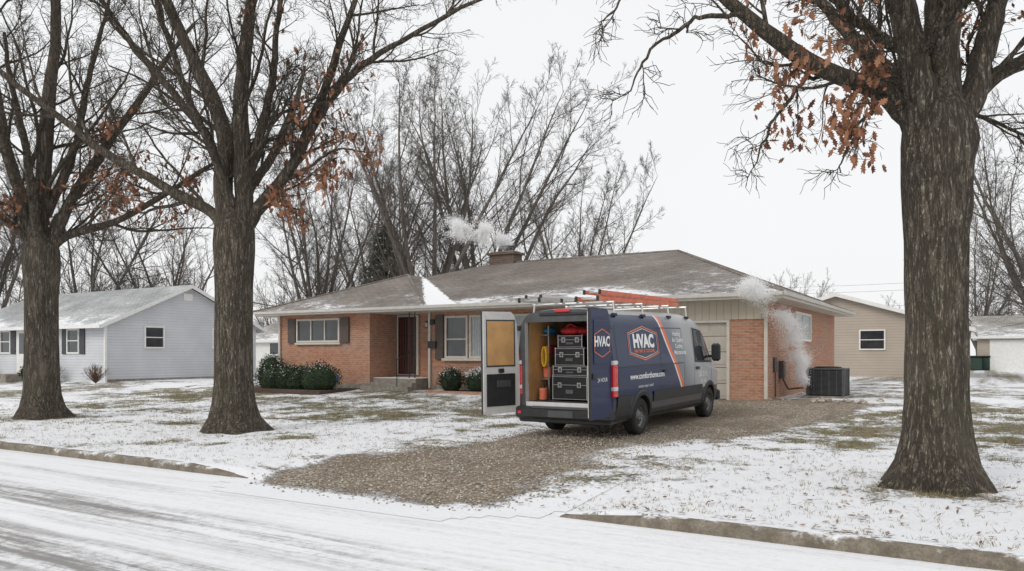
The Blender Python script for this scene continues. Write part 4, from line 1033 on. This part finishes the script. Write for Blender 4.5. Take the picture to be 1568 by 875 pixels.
def ladder(x0,x1,y0,y1,z,mat,rung='alu',h=.07,dz=0.):
    # rails run along the roof, rising by dz toward the front
    for x in (x0,x1): 
        for a,b,c,d in ((x-.014,x+.014,0,h),):
            P=[(a,y0,z+c),(b,y0,z+c),(b,y0,z+d),(a,y0,z+d)]; Q_=[(p[0],y1,p[2]+dz) for p in P]
            Rk.face(P,mat); Rk.face(Q_[::-1],mat)
            for i in range(4):
                j=(i+1)%4; Rk.face([P[i],P[j],Q_[j],Q_[i]],mat)
    n=int((y1-y0)/.3)
    for k in range(n):
        yy=y0+.15+k*.3; zz=z+h/2+dz*(yy-y0)/(y1-y0); Rk.pipe([(x0,yy,zz),(x1,yy,zz)],.016,rung,6)
    for x in (x0,x1): Rk.box(x-.02,x+.02,y0-.03,y0+.02,z-.01,z+h+.01,'black_pl',.006)
ladder(-.80,-.36,-.25,3.6,2.53,'alu'); ladder(-.74,-.42,-.1,3.4,2.615,'vanwhite',h=.045)
ladder(.22,.66,.1,3.9,2.53,'orange',h=.075); ladder(.28,.60,.3,4.1,2.66,'orange',h=.07,dz=-.03); ladder(-.2,.1,.3,3.2,2.53,'vanwhite',h=.06)
Rk.finish('roof_rack_and_ladders',VAN)
def text(s,size,y0,z0,mat,off=.006,bold=.0,fn=None,sx=1.):
    cu=bpy.data.curves.new('t','FONT'); cu.body=s; cu.size=size; cu.offset=bold; cu.align_x='CENTER'; cu.align_y='CENTER'; cu.resolution_u=3
    o=bpy.data.objects.new('t',cu); sc.collection.objects.link(o); bpy.context.view_layer.update()
    dg=bpy.context.evaluated_depsgraph_get(); me=bpy.data.meshes.new_from_object(o.evaluated_get(dg)); bpy.data.objects.remove(o)
    for v in me.vertices:
        y=y0+v.co.x*sx; z=z0+v.co.y; v.co=fn(y,z) if fn else (side_x(y,z)+off,y,z)
    me.materials.clear(); me.materials.append(M[mat]); ob=bpy.data.objects.new('lettering',me); sc.collection.objects.link(ob); ob.parent=VAN; return ob
def hexa(yc,zc,w,h,th,mat,off,fn=None):
    def pt(k,s): 
        P=[(0,.5),(.5,.30),(.5,-.30),(0,-.5),(-.5,-.30),(-.5,.30)][k%6]; return (yc+P[0]*(w-s),zc+P[1]*(h-s))
    f=fn or (lambda y,z:(side_x(y,z)+off,y,z)); D=MB()
    for k in range(6):
        a,b,c,d=pt(k,0),pt(k+1,0),pt(k+1,th*2),pt(k,th*2)
        D.face([f(*a),f(*b),f(*c),f(*d)],mat)
    D.finish('badge_outline',VAN)
ZB=1.74; YB=1.38
hexa(YB,ZB,1.40,.66,.022,'txto',.005); hexa(YB,ZB,1.27,.57,.010,'txtw',.005)
text('HVAC',.34,YB,ZB+.03,'txtw',bold=.018,sx=1.05); text('HEATING & COOLING',.085,YB,ZB-.15,'txto',bold=.002,sx=1.1)
text('www.comforthome.com',.155,1.45,1.12,'txtw',bold=.004,sx=1.05); text('service repair install',.085,1.35,.93,'txtw')
for i,s in enumerate(('Heating','Air Quality','Cooling','Maintenance')): text(s,.13,3.06+.04*i,1.92-i*.13,'txtw',bold=.002)
text('555 0142',.15,4.45,1.02,'txtw',bold=.002); text('24 HR',.13,4.5,.86,'txtw',bold=.001)
cr,sr=math.cos(math.radians(93)),math.sin(math.radians(93))
def on_door(y,z):
    lx=y; ly=-.016
    return (.99+lx*cr-ly*sr, -.03+lx*sr+ly*cr, z)
text('HVAC',.24,-.43,1.78,'txtw',fn=on_door,bold=.008); hexa(-.43,1.76,.66,.5,.015,'txto',0,fn=on_door); text('24 HOUR',.1,-.43,1.12,'txtw',fn=on_door)

# ------------------------------------------------------------ steam: clouds of tiny real droplet flakes
def steam(name,path,rad,n,size,seed,keepfn=None,dens=.55,tp=1.):
    g=np.random.default_rng(seed); path=np.array(path,float); m=len(path); C_=catmull(path,40); rr=np.interp(np.linspace(0,m-1,40),np.arange(m),rad)
    out=[]; tot=0
    while tot<n:
        k=n; t=g.random(k)**tp*38.99; i=t.astype(int); f=(t-i)[:,None]
        c=C_[i]*(1-f)+C_[i+1]*f; r=(rr[i])[:,None]
        P=c+g.normal(0,.42,(k,3))*r
        nn=np.array([mnoise.fractal(Vector(tuple(p*1.9+seed)),1.,2.,4) for p in P])
        ok=nn*1.9+dens>g.random(k)
        if keepfn is not None: ok&=keepfn(P)
        out.append(P[ok]); tot+=ok.sum()
    P=np.concatenate(out)[:n]
    a=norm(g.normal(size=(n,3))); b=norm(np.cross(a,g.normal(size=(n,3)))); s=(size*g.uniform(.6,1.3,n))[:,None]
    V=np.stack([P+a*s,P-a*s*.5+b*s*.87,P-a*s*.5-b*s*.87],1).reshape(-1,3)
    np_mesh(name,V,np.arange(n*3).reshape(-1,3),['steam'])
c0=np.array([-16.4,26.85,6.0])
steam('steam_plume',[c0,c0-R*.35+np.array([0,0,.33]),c0-R*1.0+np.array([0,0,.58]),c0-R*1.6+np.array([0,0,.55]),c0-R*2.4+np.array([0,0,.85])],[.14,.36,.52,.5,.45],48000,.0165,3,tp=1.15)
steam('steam_plume',[(-4.35,22.95,.95),(-4.4,22.7,1.4),(-4.5,22.35,1.95),(-4.55,21.7,2.5),(-4.75,20.9,2.95),(-5.0,20.3,3.3),(-5.3,20.15,3.45)],[.18,.38,.42,.32,.32,.34,.3],52000,.0115,9,lambda P:(P[:,0]>-5.02)|(P[:,1]<21.15),tp=1.25)

# ------------------------------------------------------------ camera, light, sky
cam=bpy.data.cameras.new('camera'); co=bpy.data.objects.new('camera',cam); sc.collection.objects.link(co)
co.location=(0,0,1.7); co.rotation_euler=(math.radians(90),0,math.radians(31.2)); cam.sensor_width=36; cam.lens=27.55; cam.shift_y=104.5/1568; cam.clip_end=3000; cam.clip_start=.05
sc.camera=co
w=bpy.data.worlds.new('World'); sc.world=w; w.use_nodes=True; nt=w.node_tree; bg=nt.nodes['Background']
sky=nt.nodes.new('ShaderNodeTexSky'); sky.sky_type='NISHITA'; sky.sun_disc=False
el,rot=math.radians(38),math.radians(200)
sky.sun_elevation=el; sky.sun_rotation=rot; sky.air_density=1.; sky.dust_density=4.; sky.ozone_density=1.
mx=nt.nodes.new('ShaderNodeMix'); mx.data_type='RGBA'; mx.inputs[0].default_value=.90
tc=nt.nodes.new('ShaderNodeTexCoord'); no=nt.nodes.new('ShaderNodeTexNoise'); no.inputs['Scale'].default_value=1.6; no.inputs['Detail'].default_value=4; nt.links.new(tc.outputs['Generated'],no.inputs['Vector'])
cr_=nt.nodes.new('ShaderNodeMix'); cr_.data_type='RGBA'; nt.links.new(no.outputs[0],cr_.inputs[0]); cr_.inputs[6].default_value=(9.2,9.25,9.35,1); cr_.inputs[7].default_value=(10.,10.,10.,1)
nt.links.new(sky.outputs[0],mx.inputs[6]); nt.links.new(cr_.outputs[2],mx.inputs[7]); nt.links.new(mx.outputs[2],bg.inputs[0]); bg.inputs[1].default_value=.104
sl=bpy.data.lights.new('sun','SUN'); sl.energy=.95; sl.angle=math.radians(22); sl.color=(1,.96,.9); so=bpy.data.objects.new('sun',sl); sc.collection.objects.link(so)
dirv=Vector((math.sin(rot)*math.cos(el),math.cos(rot)*math.cos(el),math.sin(el))); so.rotation_euler=dirv.to_track_quat('Z','Y').to_euler()
sc.view_settings.view_transform='Standard'; sc.view_settings.look='None'; sc.view_settings.exposure=0
